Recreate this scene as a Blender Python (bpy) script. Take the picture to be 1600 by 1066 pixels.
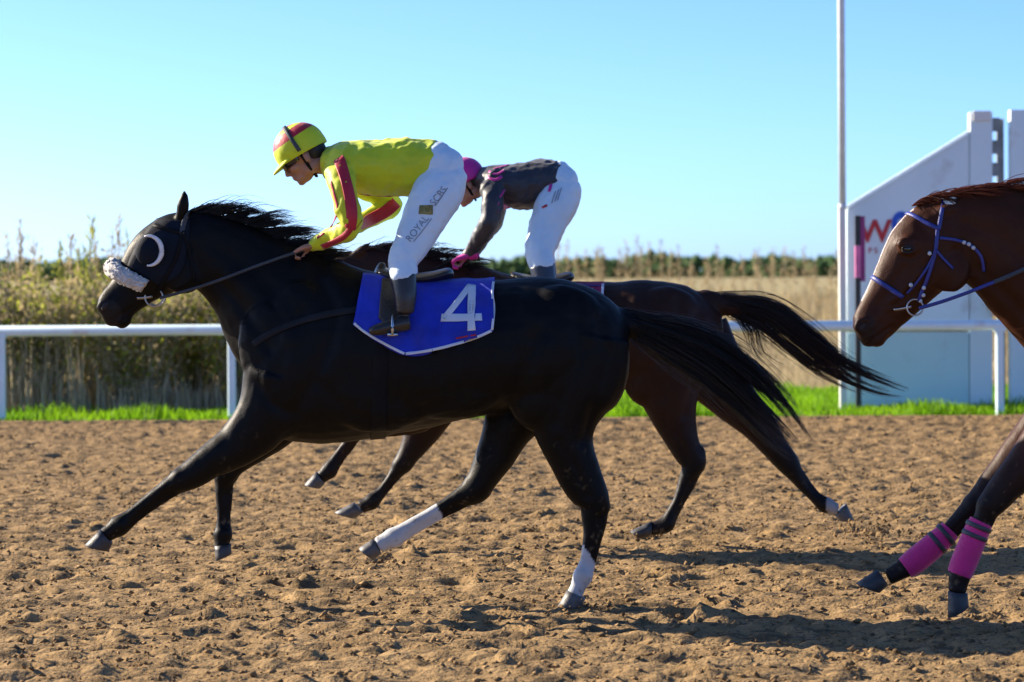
import bpy, bmesh, math, random
import numpy as np
from mathutils import Vector, Matrix, noise
from mathutils.bvhtree import BVHTree

random.seed(7); rng = np.random.default_rng(7)
for o in list(bpy.data.objects): bpy.data.objects.remove(o)
scene = bpy.context.scene
C = scene.collection
R = math.radians

# ------------------------------------------------------------------ camera
FPX = 4337.0; CAMZ = 1.50; HORY = 425.0; ROLL = math.atan(0.00625)
cam_d = bpy.data.cameras.new('camera'); cam = bpy.data.objects.new('camera', cam_d); C.objects.link(cam)
cam.location = (0, 0, CAMZ); cam.rotation_euler = (R(90), ROLL, 0)
cam_d.sensor_width = 36; cam_d.lens = FPX * 36 / 1600
cam_d.shift_y = -(533 - HORY) / 1600
cam_d.clip_start = 0.1; cam_d.clip_end = 20000
cam_d.dof.use_dof = True; cam_d.dof.focus_distance = 12.6; cam_d.dof.aperture_fstop = 3.6
scene.camera = cam
# ------------------------------------------------------------------ sky, sun, exposure
SUN_EL = 24.0; SUN_AZ = 25.0           # azimuth measured from the left (-X) towards the back (+Y)
S = Vector((-math.cos(R(SUN_AZ)) * math.cos(R(SUN_EL)), math.sin(R(SUN_AZ)) * math.cos(R(SUN_EL)), math.sin(R(SUN_EL))))
w = bpy.data.worlds.new('World'); scene.world = w; w.use_nodes = True
nt = w.node_tree; nt.nodes.clear()
sky = nt.nodes.new('ShaderNodeTexSky'); sky.sky_type = 'NISHITA'; sky.sun_disc = False
sky.sun_elevation = R(SUN_EL); sky.sun_rotation = math.atan2(S.x, S.y)
sky.air_density = 0.45; sky.dust_density = 0.62; sky.ozone_density = 7.2; sky.altitude = 0
bg = nt.nodes.new('ShaderNodeBackground'); bg.inputs[1].default_value = 0.112
out = nt.nodes.new('ShaderNodeOutputWorld')
nt.links.new(sky.outputs[0], bg.inputs[0]); nt.links.new(bg.outputs[0], out.inputs[0])
sl = bpy.data.lights.new('sun', 'SUN'); sl.energy = 5.0; sl.angle = R(0.5); sl.color = (1.0, 0.86, 0.66)
so = bpy.data.objects.new('sun', sl); C.objects.link(so); so.rotation_euler = S.to_track_quat('Z', 'Y').to_euler()
so.location = (-20, 20, 20)
scene.view_settings.view_transform = 'Standard'; scene.view_settings.look = 'None'
scene.view_settings.exposure = 1.4; scene.view_settings.gamma = 1
scene.render.resolution_x = 1024; scene.render.resolution_y = 682

# ------------------------------------------------------------------ helpers
def P(px, py, Y):
    """point at depth Y that stands at this place of the 1600 px wide photograph"""
    u = px - 800.0; v = HORY - py
    c, s = math.cos(ROLL), math.sin(ROLL)
    return Vector(((u * c + v * s) / FPX * Y, Y, CAMZ + (v * c - u * s) / FPX * Y))
def unP(co):
    co = np.asarray(co); u = co[:, 0] / co[:, 1] * FPX; v = (co[:, 2] - CAMZ) / co[:, 1] * FPX
    c, s = math.cos(ROLL), math.sin(ROLL)
    return 800 + u * c - v * s, HORY - (v * c + u * s)

def tag(o, label=None, cat=None, group=None, kind=None):
    if label: o['label'] = label
    if cat: o['category'] = cat
    if group: o['group'] = group
    if kind: o['kind'] = kind
    return o
def empty(name, loc, label, cat, group=None):
    o = bpy.data.objects.new(name, None); C.objects.link(o); o.location = loc; o.empty_display_size = .1
    return tag(o, label, cat, group)
def link(name, me, mat, parent=None, smooth=True):
    o = bpy.data.objects.new(name, me); C.objects.link(o)
    if mat is not None:
        for m in (mat if isinstance(mat, (list, tuple)) else [mat]): me.materials.append(m)
    if smooth and len(me.polygons): me.polygons.foreach_set('use_smooth', np.ones(len(me.polygons), bool))
    if parent is not None:
        o.parent = parent; o.matrix_parent_inverse = Matrix.Translation(-root_loc(parent))
    return o
def root_loc(o):
    return Vector(o.location) if o.parent is None else root_loc(o.parent) if False else (o['_w'] if '_w' in o else Vector(o.location))
def mesh_np(name, V, F):
    """F: int array (n,3) or (n,4)"""
    V = np.asarray(V, np.float32); F = np.asarray(F, np.int32)
    me = bpy.data.meshes.new(name); k = F.shape[1]
    me.vertices.add(len(V)); me.vertices.foreach_set('co', V.ravel())
    me.loops.add(F.size); me.loops.foreach_set('vertex_index', F.ravel())
    me.polygons.add(len(F)); me.polygons.foreach_set('loop_start', np.arange(0, F.size, k, dtype=np.int32))
    me.update(calc_edges=True); me.validate(); return me

class MB:
    def __init__(s): s.v = []; s.f = []; s.mi = []
    def add(s, V, F, mi=0):
        n = len(s.v); s.v += [tuple(p) for p in V]; s.f += [tuple(i + n for i in f) for f in F]; s.mi += [mi] * len(F)
    def box(s, c, h, rot=None, mi=0):
        V = [Vector((x * h[0], y * h[1], z * h[2])) for x in (-1, 1) for y in (-1, 1) for z in (-1, 1)]
        if rot is not None: V = [rot @ p for p in V]
        s.add([p + Vector(c) for p in V], [(0, 1, 3, 2), (4, 6, 7, 5), (0, 4, 5, 1), (2, 3, 7, 6), (0, 2, 6, 4), (1, 5, 7, 3)], mi)
    def rings(s, rings, mi=0, closed=True):
        n = len(rings[0]); b = len(s.v)
        for r in rings: s.v += [tuple(p) for p in r]
        m = len(rings)
        for i in range(m - 1):
            for j in range(n):
                k = (j + 1) % n
                s.f.append((b + i * n + j, b + i * n + k, b + (i + 1) * n + k, b + (i + 1) * n + j)); s.mi.append(mi)
        if closed:
            s.f.append(tuple(b + j for j in range(n))[::-1]); s.mi.append(mi)
            s.f.append(tuple(b + (m - 1) * n + j for j in range(n))); s.mi.append(mi)
    def tube(s, pts, rad, n=10, mi=0):
        pts = [Vector(p) for p in pts]; rs = []
        if not isinstance(rad, (list, tuple)): rad = [rad] * len(pts)
        up = Vector((0, 0, 1))
        for i, p in enumerate(pts):
            t = (pts[min(i + 1, len(pts) - 1)] - pts[max(i - 1, 0)]).normalized()
            a = t.cross(up)
            if a.length < .05: a = t.cross(Vector((0, 1, 0)))
            a.normalize(); b = a.cross(t)
            rs.append([p + (a * math.cos(2 * math.pi * k / n) + b * math.sin(2 * math.pi * k / n)) * rad[i] for k in range(n)])
        s.rings(rs, mi)
    def ell(s, c, ax, rad, n=16, m=10, mi=0):
        c = Vector(c); rs = []
        for i in range(m + 1):
            th = math.pi * min(max(i / m, .02), .98)
            rs.append([c + ax[0] * (rad[0] * math.sin(th) * math.cos(2 * math.pi * k / n)) + ax[1] * (rad[1] * math.sin(th) * math.sin(2 * math.pi * k / n)) + ax[2] * (rad[2] * math.cos(th)) for k in range(n)])
        s.rings(rs, mi)
    def mesh(s, name):
        me = bpy.data.meshes.new(name); me.from_pydata(s.v, [], s.f); me.update()
        if any(s.mi): me.polygons.foreach_set('material_index', s.mi)
        return me
    def build(s, name, mat, parent=None, smooth=True, fix=True):
        me = s.mesh(name)
        if fix:
            bm = bmesh.new(); bm.from_mesh(me); bmesh.ops.recalc_face_normals(bm, faces=bm.faces); bm.to_mesh(me); bm.free()
        return link(name, me, mat, parent, smooth)
AX = (Vector((1, 0, 0)), Vector((0, 1, 0)), Vector((0, 0, 1)))

def catmull(A, k=6):
    A = np.asarray(A, float); out_ = []
    n = len(A)
    for i in range(n - 1):
        p0 = A[max(i - 1, 0)]; p1 = A[i]; p2 = A[i + 1]; p3 = A[min(i + 2, n - 1)]
        for j in range(k):
            t = j / k
            out_.append(.5 * ((2 * p1) + (-p0 + p2) * t + (2 * p0 - 5 * p1 + 4 * p2 - p3) * t * t + (-p0 + 3 * p1 - 3 * p2 + p3) * t ** 3))
    out_.append(A[-1]); return np.array(out_)

class Shape:
    """closed limbs and lumps that are fused into one continuous skin"""
    def __init__(s, Y): s.Y = Y; s.sc = FPX / Y; s.mb = MB()
    def limb(s, st, n=20, k=5, grow=1.0, cap=0.0):
        """stations: px, py, radius px, lateral m, lateral radius px"""
        A = catmull([(a + (0,) * (4 - len(a)) + (a[2],))[:5] if len(a) < 5 else a for a in st], k)
        pts = [P(a[0], a[1], s.Y + a[3]) for a in A]; rs = []
        for i, a in enumerate(A):
            t = pts[min(i + 1, len(pts) - 1)] - pts[max(i - 1, 0)]; t.y *= 0.0
            if t.length < 1e-6: t = Vector((1, 0, 0))
            t.normalize(); nn = Vector((-t.z, 0, t.x)); ra = max(a[2], 1) / s.sc * grow; rb = max(a[4], 1) / s.sc * grow
            rs.append([pts[i] + nn * (ra * math.sin(2 * math.pi * q / n)) + Vector((0, 1, 0)) * (rb * math.cos(2 * math.pi * q / n)) for q in range(n)])
        if cap:
            for e in (0, -1):
                c0 = pts[e]; d = (pts[0] - pts[1]) if e == 0 else (pts[-1] - pts[-2]); d.normalize(); a = A[e]; L_ = cap * min(a[2], a[4]) / s.sc * grow
                ex = [[c0 + (p - c0) * math.sqrt(1 - t * t) + d * L_ * t for p in rs[e]] for t in (.3, .6, .82, .96)]
                if e == 0: first = ex[::-1]
                else: last = ex
            rs = first + rs + last
        s.mb.rings(rs)
    def torso(s, st, n=32, k=5, ex=2.3):
        A = catmull(st, k); rs = []
        for a in A:
            T = P(a[0], a[1], s.Y); B = P(a[0], a[2], s.Y); m = (T + B) / 2; h = (T.z - B.z) / 2
            ring = []
            for q in range(n):
                th = 2 * math.pi * q / n; cx, sx = math.cos(th), math.sin(th)
                y = math.copysign(abs(cx) ** (2 / ex), cx) * a[3]; z = math.copysign(abs(sx) ** (2 / ex), sx) * h
                y *= 1.0 - .16 * max(z / h, 0) ** 2 + .03 * (-z / h)
                ring.append(Vector((m.x, s.Y + y, m.z + z)))
            rs.append(ring)
        s.mb.rings(rs)
    def lump(s, px, py, lat, rad, ang=0, n=16):
        a = R(ang); ax = (Vector((math.cos(a), 0, math.sin(a))), Vector((0, 1, 0)), Vector((-math.sin(a), 0, math.cos(a))))
        s.mb.ell(P(px, py, s.Y + lat), ax, [r / s.sc for r in rad], n)
    def fuse(s, name, voxel, smooth=6, disp=None):
        me = s.mb.mesh(name + '_raw'); o = bpy.data.objects.new('tmp', me); C.objects.link(o)
        m = o.modifiers.new('r', 'REMESH'); m.mode = 'VOXEL'; m.voxel_size = voxel
        if smooth:
            m2 = o.modifiers.new('s', 'SMOOTH'); m2.factor = .5; m2.iterations = smooth
        dg = bpy.context.evaluated_depsgraph_get(); dg.update()
        r = bpy.data.meshes.new_from_object(o.evaluated_get(dg)); r.name = name
        bpy.data.objects.remove(o); bpy.data.meshes.remove(me)
        if disp:
            nv = len(r.vertices); co = np.empty(nv * 3, np.float32); no = np.empty(nv * 3, np.float32)
            r.vertices.foreach_get('co', co); r.vertices.foreach_get('normal', no); co = co.reshape(-1, 3); no = no.reshape(-1, 3)
            d = np.array([disp(Vector(p)) for p in co], np.float32); co += no * d[:, None]
            r.vertices.foreach_set('co', co.ravel()); r.update()
        return r
def coords(me):
    co = np.empty(len(me.vertices) * 3, np.float32); me.vertices.foreach_get('co', co); return co.reshape(-1, 3)
def paint(me, col):
    a = me.color_attributes.new('tint', 'FLOAT_COLOR', 'POINT')
    a.data.foreach_set('color', np.concatenate([col, np.ones((len(col), 1))], 1).astype(np.float32).ravel())
def bvh_of(*mes):
    V = []; F = []
    for me in mes:
        n = len(V); V += [v.co.copy() for v in me.vertices]; F += [[i + n for i in p.vertices] for p in me.polygons]
    return BVHTree.FromPolygons(V, F)
EYE = Vector((0, 0, CAMZ))
class Skin:
    """places straps and cloths on the near side of a body, and mirrored on the far side"""
    def __init__(s, Y, *mes): s.Y = Y; s.sc = FPX / Y; s.b = bvh_of(*mes)
    def hit(s, px, py):
        d = (P(px, py, s.Y) - EYE).normalized(); h = s.b.ray_cast(EYE, d)
        if h[0] is None:
            q = P(px, py, s.Y - .02); h = s.b.find_nearest(q)
            nn = h[1]
            if nn.dot(q - h[0]) < 0: nn = -nn
            return h[0], nn
        nn = h[1]
        if nn.dot(d) > 0: nn = -nn
        return h[0], nn
    def mirror(s, p): return Vector((p.x, 2 * s.Y - p.y, p.z))
    def mirn(s, p): return Vector((p.x, -p.y, p.z))
    def path(s, pts, step=4):
        out_ = []; A = catmull(pts, 8)
        L = np.concatenate([[0], np.cumsum(np.hypot(*(A[1:] - A[:-1]).T[:2]))]); n = max(3, int(L[-1] / step) + 1)
        for d in np.linspace(0, L[-1], n):
            out_.append(s.hit(np.interp(d, L, A[:, 0]), np.interp(d, L, A[:, 1])))
        return out_
    def strap(s, mb, pts, width, off=.003, th=.003, over=False, far=False, step=4, mi=0, smooth=2):
        H = s.path(pts, step)
        if over: H = [(s.mirror(p), s.mirn(n)) for p, n in H[::-1]] + H
        elif far: H = [(s.mirror(p), s.mirn(n)) for p, n in H]
        p = [a + n * off for a, n in H]; nn = [n for a, n in H]
        for _ in range(smooth):
            p = [p[0]] + [(p[i - 1] + p[i] * 2 + p[i + 1]) / 4 for i in range(1, len(p) - 1)] + [p[-1]]
            nn = [nn[0]] + [(nn[i - 1] + nn[i] * 2 + nn[i + 1]).normalized() for i in range(1, len(nn) - 1)] + [nn[-1]]
        rs = []; hw = width / s.sc / 2
        for i in range(len(p)):
            t = (p[min(i + 1, len(p) - 1)] - p[max(i - 1, 0)]).normalized(); b = nn[i].cross(t).normalized(); n_ = nn[i]
            rs.append([p[i] - b * hw, p[i] + b * hw, p[i] + b * hw * .9 + n_ * th, p[i] - b * hw * .9 + n_ * th])
        mb.rings(rs, mi); return p
    def sheet(s, mb, top, bot, off, th=.004, nu=26, nv=14, far=False, ripple=0.0, mi=0):
        T = catmull(top, 8); B = catmull(bot, 8); V = []
        def at(A, t): 
            x = t * (len(A) - 1); i = min(int(x), len(A) - 2); return A[i] * (1 - (x - i)) + A[i + 1] * (x - i)
        o1 = []; o2 = []
        for i in range(nu + 1):
            for j in range(nv + 1):
                q = at(T, i / nu) * (1 - j / nv) + at(B, i / nu) * (j / nv); p, n = s.hit(q[0], q[1])
                e = off + ripple * (.5 + noise.noise(Vector((q[0] * .045, q[1] * .02, 3)))) * (.25 + j / nv)
                if far: p = s.mirror(p); n = s.mirn(n)
                o1.append(p + n * e); o2.append(p + n * (e + th))
        w_ = nv + 1; N = len(o1); F = []
        for i in range(nu):
            for j in range(nv):
                a = i * w_ + j; F += [(a, a + 1, a + w_ + 1, a + w_), (N + a, N + a + w_, N + a + w_ + 1, N + a + 1)]
        for i in range(nu):
            for j in (0, nv):
                a = i * w_ + j; F.append((a, a + w_, N + a + w_, N + a))
        for j in range(nv):
            for i in (0, nu):
                a = i * w_ + j; F.append((a, N + a, N + a + 1, a + 1))
        mb.add(o1 + o2, F, mi)

def strand_mesh(name, curves, r0):
    """curves: (n, k, 3) -> thin tapering three-sided hairs in one mesh"""
    A = np.asarray(curves, float); n, k, _ = A.shape
    T = np.gradient(A, axis=1); T /= np.linalg.norm(T, axis=2, keepdims=True) + 1e-9
    U = np.cross(T, np.array([.31, .17, .93])); U /= np.linalg.norm(U, axis=2, keepdims=True) + 1e-9; W = np.cross(T, U)
    r0 = np.asarray(r0) * np.ones(n); rad = r0[:, None, None] * (1 - .86 * np.linspace(0, 1, k) ** 1.6)[None, :, None]
    V = np.stack([A + rad * (U * math.cos(a) + W * math.sin(a)) for a in (0, 2.094, 4.189)], 2).reshape(-1, 3)
    b = (np.arange(n) * k * 3)[:, None, None] + (np.arange(k - 1) * 3)[None, :, None]; j = np.arange(3)[None, None, :]; j2 = (j + 1) % 3
    F = np.stack([b + j, b + j2, b + 3 + j2, b + 3 + j], 3).reshape(-1, 4)
    return mesh_np(name, V, F)

# ------------------------------------------------------------------ materials
def mat(name, col, rough=.6, var=.15, scale=8., bump=0., bscale=60., metal=0., spec=.5, sheen=0., coat=0., tint=False, stretch=None, col2=None, trans=0.):
    m = bpy.data.materials.new(name); m.use_nodes = True; t = m.node_tree; N = t.nodes; Lk = t.links
    b = N['Principled BSDF']; b.inputs['Roughness'].default_value = rough; b.inputs['Metallic'].default_value = metal
    b.inputs['Specular IOR Level'].default_value = spec
    b.inputs['Sheen Weight'].default_value = sheen; b.inputs['Coat Weight'].default_value = coat
    tc = N.new('ShaderNodeTexCoord'); mp = N.new('ShaderNodeMapping'); Lk.new(tc.outputs['Object'], mp.inputs[0])
    if stretch: mp.inputs['Scale'].default_value = stretch
    nz = N.new('ShaderNodeTexNoise'); nz.inputs['Scale'].default_value = scale; nz.inputs['Detail'].default_value = 5; Lk.new(mp.outputs[0], nz.inputs[0])
    mx = N.new('ShaderNodeMix'); mx.data_type = 'RGBA'; Lk.new(nz.outputs['Fac'], mx.inputs[0])
    c = Vector(col[:3])
    if tint:
        at = N.new('ShaderNodeAttribute'); at.attribute_name = 'tint'
        for k, q in ((6, 1 - var), (7, 1 + var)):
            mu = N.new('ShaderNodeMix'); mu.data_type = 'RGBA'; mu.blend_type = 'MULTIPLY'; mu.inputs[0].default_value = 1
            Lk.new(at.outputs['Color'], mu.inputs[6]); mu.inputs[7].default_value = (q, q, q, 1); Lk.new(mu.outputs[2], mx.inputs[k])
    else:
        c2 = Vector(col2) if col2 else c * (1 + var); c1 = c if col2 else c * (1 - var)
        rp = N.new('ShaderNodeMapRange'); rp.inputs[1].default_value = .3; rp.inputs[2].default_value = .7
        Lk.new(nz.outputs['Fac'], rp.inputs[0]); Lk.new(rp.outputs[0], mx.inputs[0])
        mx.inputs[6].default_value = (*c1, 1); mx.inputs[7].default_value = (*c2, 1)
    Lk.new(mx.outputs[2], b.inputs['Base Color'])
    if bump:
        n2 = N.new('ShaderNodeTexNoise'); n2.inputs['Scale'].default_value = bscale; n2.inputs['Detail'].default_value = 6; Lk.new(mp.outputs[0], n2.inputs[0])
        bp = N.new('ShaderNodeBump'); bp.inputs['Strength'].default_value = bump; bp.inputs['Distance'].default_value = .01
        Lk.new(n2.outputs['Fac'], bp.inputs['Height']); Lk.new(bp.outputs[0], b.inputs['Normal'])
    if trans:
        tr = N.new('ShaderNodeBsdfTranslucent'); ms = N.new('ShaderNodeMixShader'); ms.inputs[0].default_value = trans
        Lk.new(mx.outputs[2], tr.inputs[0]); Lk.new(b.outputs[0], ms.inputs[1]); Lk.new(tr.outputs[0], ms.inputs[2])
        Lk.new(ms.outputs[0], N['Material Output'].inputs['Surface'])
    return m
M = {}
M['track'] = mat('track_sand', (.235, .150, .068), .95, scale=5., bump=1.0, bscale=42., spec=.1, col2=(.345, .228, .110))
M['clod'] = mat('clod', (.07, .048, .026), .95, scale=11., bump=.5, bscale=90., spec=.1, col2=(.33, .21, .10))
M['field'] = mat('straw_field', (.30, .24, .13), .95, scale=.35, bump=.5, bscale=6., spec=.1, col2=(.38, .31, .18))
M['verge_soil'] = mat('verge_soil', (.06, .11, .015), .95, scale=2., spec=.1, col2=(.11, .18, .025))
M['grass'] = mat('verge_grass', (.12, .28, .008), .6, scale=1.2, spec=.15, col2=(.22, .40, .012), trans=.5)
M['straw'] = mat('straw', (.34, .27, .15), .8, scale=1.5, spec=.15, col2=(.46, .37, .22), trans=.3)
M['reed'] = mat('reed', (.32, .25, .13), .85, scale=2., spec=.1, col2=(.47, .37, .21), trans=.25)
M['leaf_g'] = mat('leaf_green', (.19, .23, .03), .6, scale=2.5, spec=.15, col2=(.36, .37, .07), trans=.55)
M['leaf_b'] = mat('leaf_brown', (.30, .24, .13), .7, scale=2.5, spec=.15, col2=(.46, .37, .20), trans=.45)
M['stem'] = mat('dry_stem', (.36, .30, .20), .85, scale=6., spec=.15)
M['tree'] = mat('far_tree', (.035, .075, .028), .8, scale=.08, spec=.1, col2=(.06, .11, .035))
M['hill'] = mat('far_hill', (.10, .16, .24), .9, scale=.002)  # distance haze is put into the blue base colour
M['white'] = mat('white_plastic', (.66, .82, .86), .38, var=.05, scale=3., bump=.04)
M['whitepaint'] = mat('white_paint', (.74, .73, .70), .55, var=.06, scale=2., bump=.15, bscale=25.)
M['boardpaint'] = mat('board_paint', (.66, .78, .82), .5, scale=1.6, bump=.08, bscale=14., col2=(.73, .84, .88))
M['boardcyan'] = mat('board_blue_paint', (.48, .70, .74), .5, scale=1.6, bump=.08, bscale=14., col2=(.55, .77, .80))
M['steel'] = mat('grey_steel', (.22, .24, .24), .5, var=.2, scale=9., metal=.3)
M['galv'] = mat('galvanised', (.70, .74, .75), .5, var=.10, scale=7., metal=.0)
M['blackpaint'] = mat('black_paint', (.018, .018, .02), .45)
M['pinkpaint'] = mat('pink_paint', (.72, .16, .36), .5)
M['purplepaint'] = mat('purple_paint', (.28, .03, .17), .5)
M['redpaint'] = mat('red_paint', (.50, .025, .03), .5, var=.2, scale=20.)
M['bluepaint'] = mat('blue_paint', (.015, .09, .52), .5, var=.2, scale=20.)
M['beige'] = mat('beige_metal', (.48, .40, .28), .6)
M['coat'] = mat('horse_coat', (1, 1, 1), .50, var=.35, scale=9., bump=.16, bscale=130., spec=.14, tint=True, sheen=.0)
M['hoof'] = mat('hoof_horn', (.030, .030, .033), .55, var=.35, scale=24., bump=.25, bscale=50.)
M['hoofpale'] = mat('hoof_pale', (.085, .082, .08), .55, var=.25, scale=24., bump=.25, bscale=50.)
M['hairblack'] = mat('black_hair', (.006, .006, .007), .42, spec=.35)
M['hairbrown'] = mat('brown_hair', (.15, .040, .016), .45, spec=.3, trans=.3)
M['hairdark'] = mat('dark_brown_hair', (.016, .009, .007), .45, spec=.35)
M['eye'] = mat('eye', (.008, .005, .004), .08, spec=.8)
M['nostril'] = mat('nostril', (.012, .006, .006), .7)
M['navyhood'] = mat('navy_hood', (.005, .009, .018), .7, bump=.3, bscale=300., spec=.15)
M['whitecup'] = mat('white_cup', (.70, .72, .74), .35, var=.04)
M['fleece'] = mat('fleece', (.56, .54, .50), .95, var=.2, scale=60., bump=1., bscale=140., sheen=.4)
M['strapblack'] = mat('black_leather', (.005, .005, .006), .6, bump=.2, bscale=120., spec=.12)
M['strapgrey'] = mat('grey_web', (.05, .058, .07), .6, bump=.2, bscale=200., spec=.2)
M['strapdark'] = mat('dark_web', (.014, .016, .02), .7, bump=.2, bscale=200., spec=.15)
M['strapblue'] = mat('blue_web', (.022, .036, .22), .45, bump=.2, bscale=200.)
M['gem'] = mat('pale_stud', (.50, .53, .58), .3)
M['bit'] = mat('bit_steel', (.45, .46, .47), .3, metal=1.)
M['clothblue'] = mat('blue_cloth', (.002, .022, .42), .7, var=.25, scale=10., bump=.7, bscale=16., sheen=.1)
M['clothwhite'] = mat('white_cloth', (.66, .70, .76), .75, var=.05, bump=.2, bscale=200.)
M['clothred'] = mat('maroon_cloth', (.27, .012, .075), .7, var=.2, scale=20., bump=.25, bscale=200.)
M['saddle'] = mat('saddle_leather', (.014, .012, .011), .4, bump=.15, bscale=90.)
M['saddlebrown'] = mat('brown_leather', (.05, .034, .022), .5, bump=.2, bscale=90.)
M['yellow'] = mat('yellow_silk', (.58, .68, .008), .55, var=.10, scale=5., bump=.45, bscale=17., sheen=.2, trans=.12)
M['red'] = mat('red_silk', (.44, .005, .028), .5, var=.12, scale=6., bump=.45, bscale=17., sheen=.2, trans=.12)
M['navy'] = mat('navy_silk', (.018, .02, .030), .5, var=.2, scale=8., bump=.45, bscale=17., sheen=.15)
M['magenta'] = mat('magenta_silk', (.56, .008, .25), .5, var=.12, scale=8., bump=.45, bscale=17., sheen=.2)
M['breeches'] = mat('white_breeches', (.68, .83, .92), .6, var=.04, scale=9., bump=.25, bscale=26., sheen=.1, trans=.12)
M['ink'] = mat('grey_print', (.24, .28, .33), .6)
M['olive'] = mat('olive_print', (.22, .19, .05), .6, var=.4, scale=50.)
M['skin'] = mat('skin', (.36, .18, .12), .5, var=.12, scale=18., bump=.08, bscale=120.)
M['darkhair'] = mat('dark_hair', (.012, .010, .009), .6)
M['lens'] = mat('goggle_lens', (.012, .012, .014), .12, spec=.7)
M['boot'] = mat('black_boot', (.022, .019, .017), .35, bump=.12, bscale=50.)
M['bootnavy'] = mat('navy_boot', (.022, .032, .062), .4, bump=.12, bscale=50.)
M['wrap'] = mat('pink_wrap', (.56, .008, .17), .7, var=.12, scale=14., bump=.4, bscale=110., sheen=.3)
M['tape'] = mat('grey_tape', (.035, .04, .045), .5)

def speckle(m, scale, lo, hi, col, stretch=(1, 1, 1)):
    """small crumbs, patches or streaks mixed into a surface colour"""
    t = m.node_tree; N = t.nodes; L = t.links; b = N['Principled BSDF']; src = b.inputs['Base Color'].links[0].from_socket
    tc = N.new('ShaderNodeTexCoord'); mp = N.new('ShaderNodeMapping'); mp.inputs['Scale'].default_value = stretch; L.new(tc.outputs['Object'], mp.inputs[0])
    nz = N.new('ShaderNodeTexNoise'); nz.inputs['Scale'].default_value = scale; nz.inputs['Detail'].default_value = 4; L.new(mp.outputs[0], nz.inputs[0])
    r_ = N.new('ShaderNodeMapRange'); r_.inputs[1].default_value = lo; r_.inputs[2].default_value = hi; L.new(nz.outputs['Fac'], r_.inputs[0])
    mx = N.new('ShaderNodeMix'); mx.data_type = 'RGBA'; L.new(r_.outputs[0], mx.inputs[0]); L.new(src, mx.inputs[6]); mx.inputs[7].default_value = (*col, 1); L.new(mx.outputs[2], b.inputs['Base Color'])
speckle(M['track'], 26, .56, .66, (.10, .075, .045), (.6, 1, 1)); speckle(M['track'], 7, .55, .66, (.115, .078, .042), (.22, 1.5, 1)); speckle(M['track'], 70, .58, .66, (.06, .05, .035))  # long streaks put harrow-line shade into the sand colour; the rest is crumbs
speckle(M['field'], 1.2, .50, .62, (.24, .25, .09)); speckle(M['boardpaint'], 2.5, .60, .74, (.55, .58, .58)); speckle(M['boardcyan'], 2.5, .60, .74, (.42, .58, .60)); speckle(M['white'], 4, .60, .75, (.58, .60, .58))

# ================================================================== SETTING
YR = 29.0        # rail
YT = 28.75       # far edge of the track
def plane(name, x0, x1, y0, y1, z, m, kind='structure'):
    me = mesh_np(name, [(x0, y0, z), (x1, y0, z), (x1, y1, z), (x0, y1, z)], [(0, 1, 2, 3)])
    return tag(link(name, me, m, smooth=False), kind=kind)
plane('ground', -9000, 9000, -3000, 14000, -.14, M['field'])

def field(nx, ny, lx, ly, dx, dy, seed):
    """smooth random relief with wavelengths of about lx, ly metres"""
    r = np.random.default_rng(seed); F = np.fft.rfft2(r.standard_normal((ny, nx)))
    fy = np.fft.fftfreq(ny, dy)[:, None]; fx = np.fft.rfftfreq(nx, dx)[None, :]
    F *= np.exp(-((fx * lx) ** 2 + (fy * ly) ** 2) * 1.2); z = np.fft.irfft2(F, s=(ny, nx)); return z / z.std()
nx, ny, dx, dy = 480, 700, .03, .033
xs = (np.arange(nx) - nx / 2) * dx; ys = 5.7 + np.arange(ny) * dy
ys = ys + (YT - ys[-1])
Z = .007 * field(nx, ny, 1.4, .35, dx, dy, 1) + .0055 * field(nx, ny, .55, .11, dx, dy, 2) + .0065 * field(nx, ny, .10, .075, dx, dy, 3) + .0035 * field(nx, ny, .05, .05, dx, dy, 4)
hp = field(nx, ny, .22, .18, dx, dy, 5); Z -= .034 * np.clip(hp - 1.55, 0, 1.2)          # hoof prints
Z += .016 * np.clip(field(nx, ny, .20, .09, dx, dy, 8) - 1.4, 0, 1.5)
X0, Y0 = np.meshgrid(xs, ys)
Z += .0058 * np.sin(2 * math.pi * (Y0 + .03 * field(nx, ny, 2.2, .8, dx, dy, 12)) / .15) * np.clip(field(nx, ny, 2.5, 1.2, dx, dy, 13) + .6, 0, 1)        # harrow lines
for k in range(150):                                                                                                                                    # hoof cuts
    hx, hy = rng.uniform(-4.5, 4.5), 8.5 + 12 * rng.random(); a_ = rng.normal() * .3; i0, j0 = int((hx - xs[0]) / dx), int((hy - ys[0]) / dy)
    sl_ = (slice(max(j0 - 8, 0), j0 + 9), slice(max(i0 - 8, 0), i0 + 9)); ux = (X0[sl_] - hx) * math.cos(a_) + (Y0[sl_] - hy) * math.sin(a_); uy = -(X0[sl_] - hx) * math.sin(a_) + (Y0[sl_] - hy) * math.cos(a_)
    rr_ = np.sqrt((ux / .075) ** 2 + (uy / .06) ** 2); Z[sl_] += -.030 * np.exp(-rr_ ** 4) + .016 * np.exp(-((rr_ - 1.45) / .35) ** 2) * (1 + .6 * np.sign(ux))
fade = np.clip((ys[-1] - ys) / .8, 0, 1)[:, None]; Z = Z * (.25 + .75 * fade) - .01
edge = np.minimum(1, np.minimum(xs - xs[0], xs[-1] - xs) / .5)[None, :]; Z *= edge
X_, Y_ = np.meshgrid(xs, ys)
idx = np.arange(nx * ny).reshape(ny, nx)
F = np.stack([idx[:-1, :-1], idx[:-1, 1:], idx[1:, 1:], idx[1:, :-1]], 2).reshape(-1, 4)
track_Z = Z
tag(link('race_track', mesh_np('race_track', np.stack([X_, Y_, Z], 2).reshape(-1, 3), F), M['track']), kind='structure')
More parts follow.
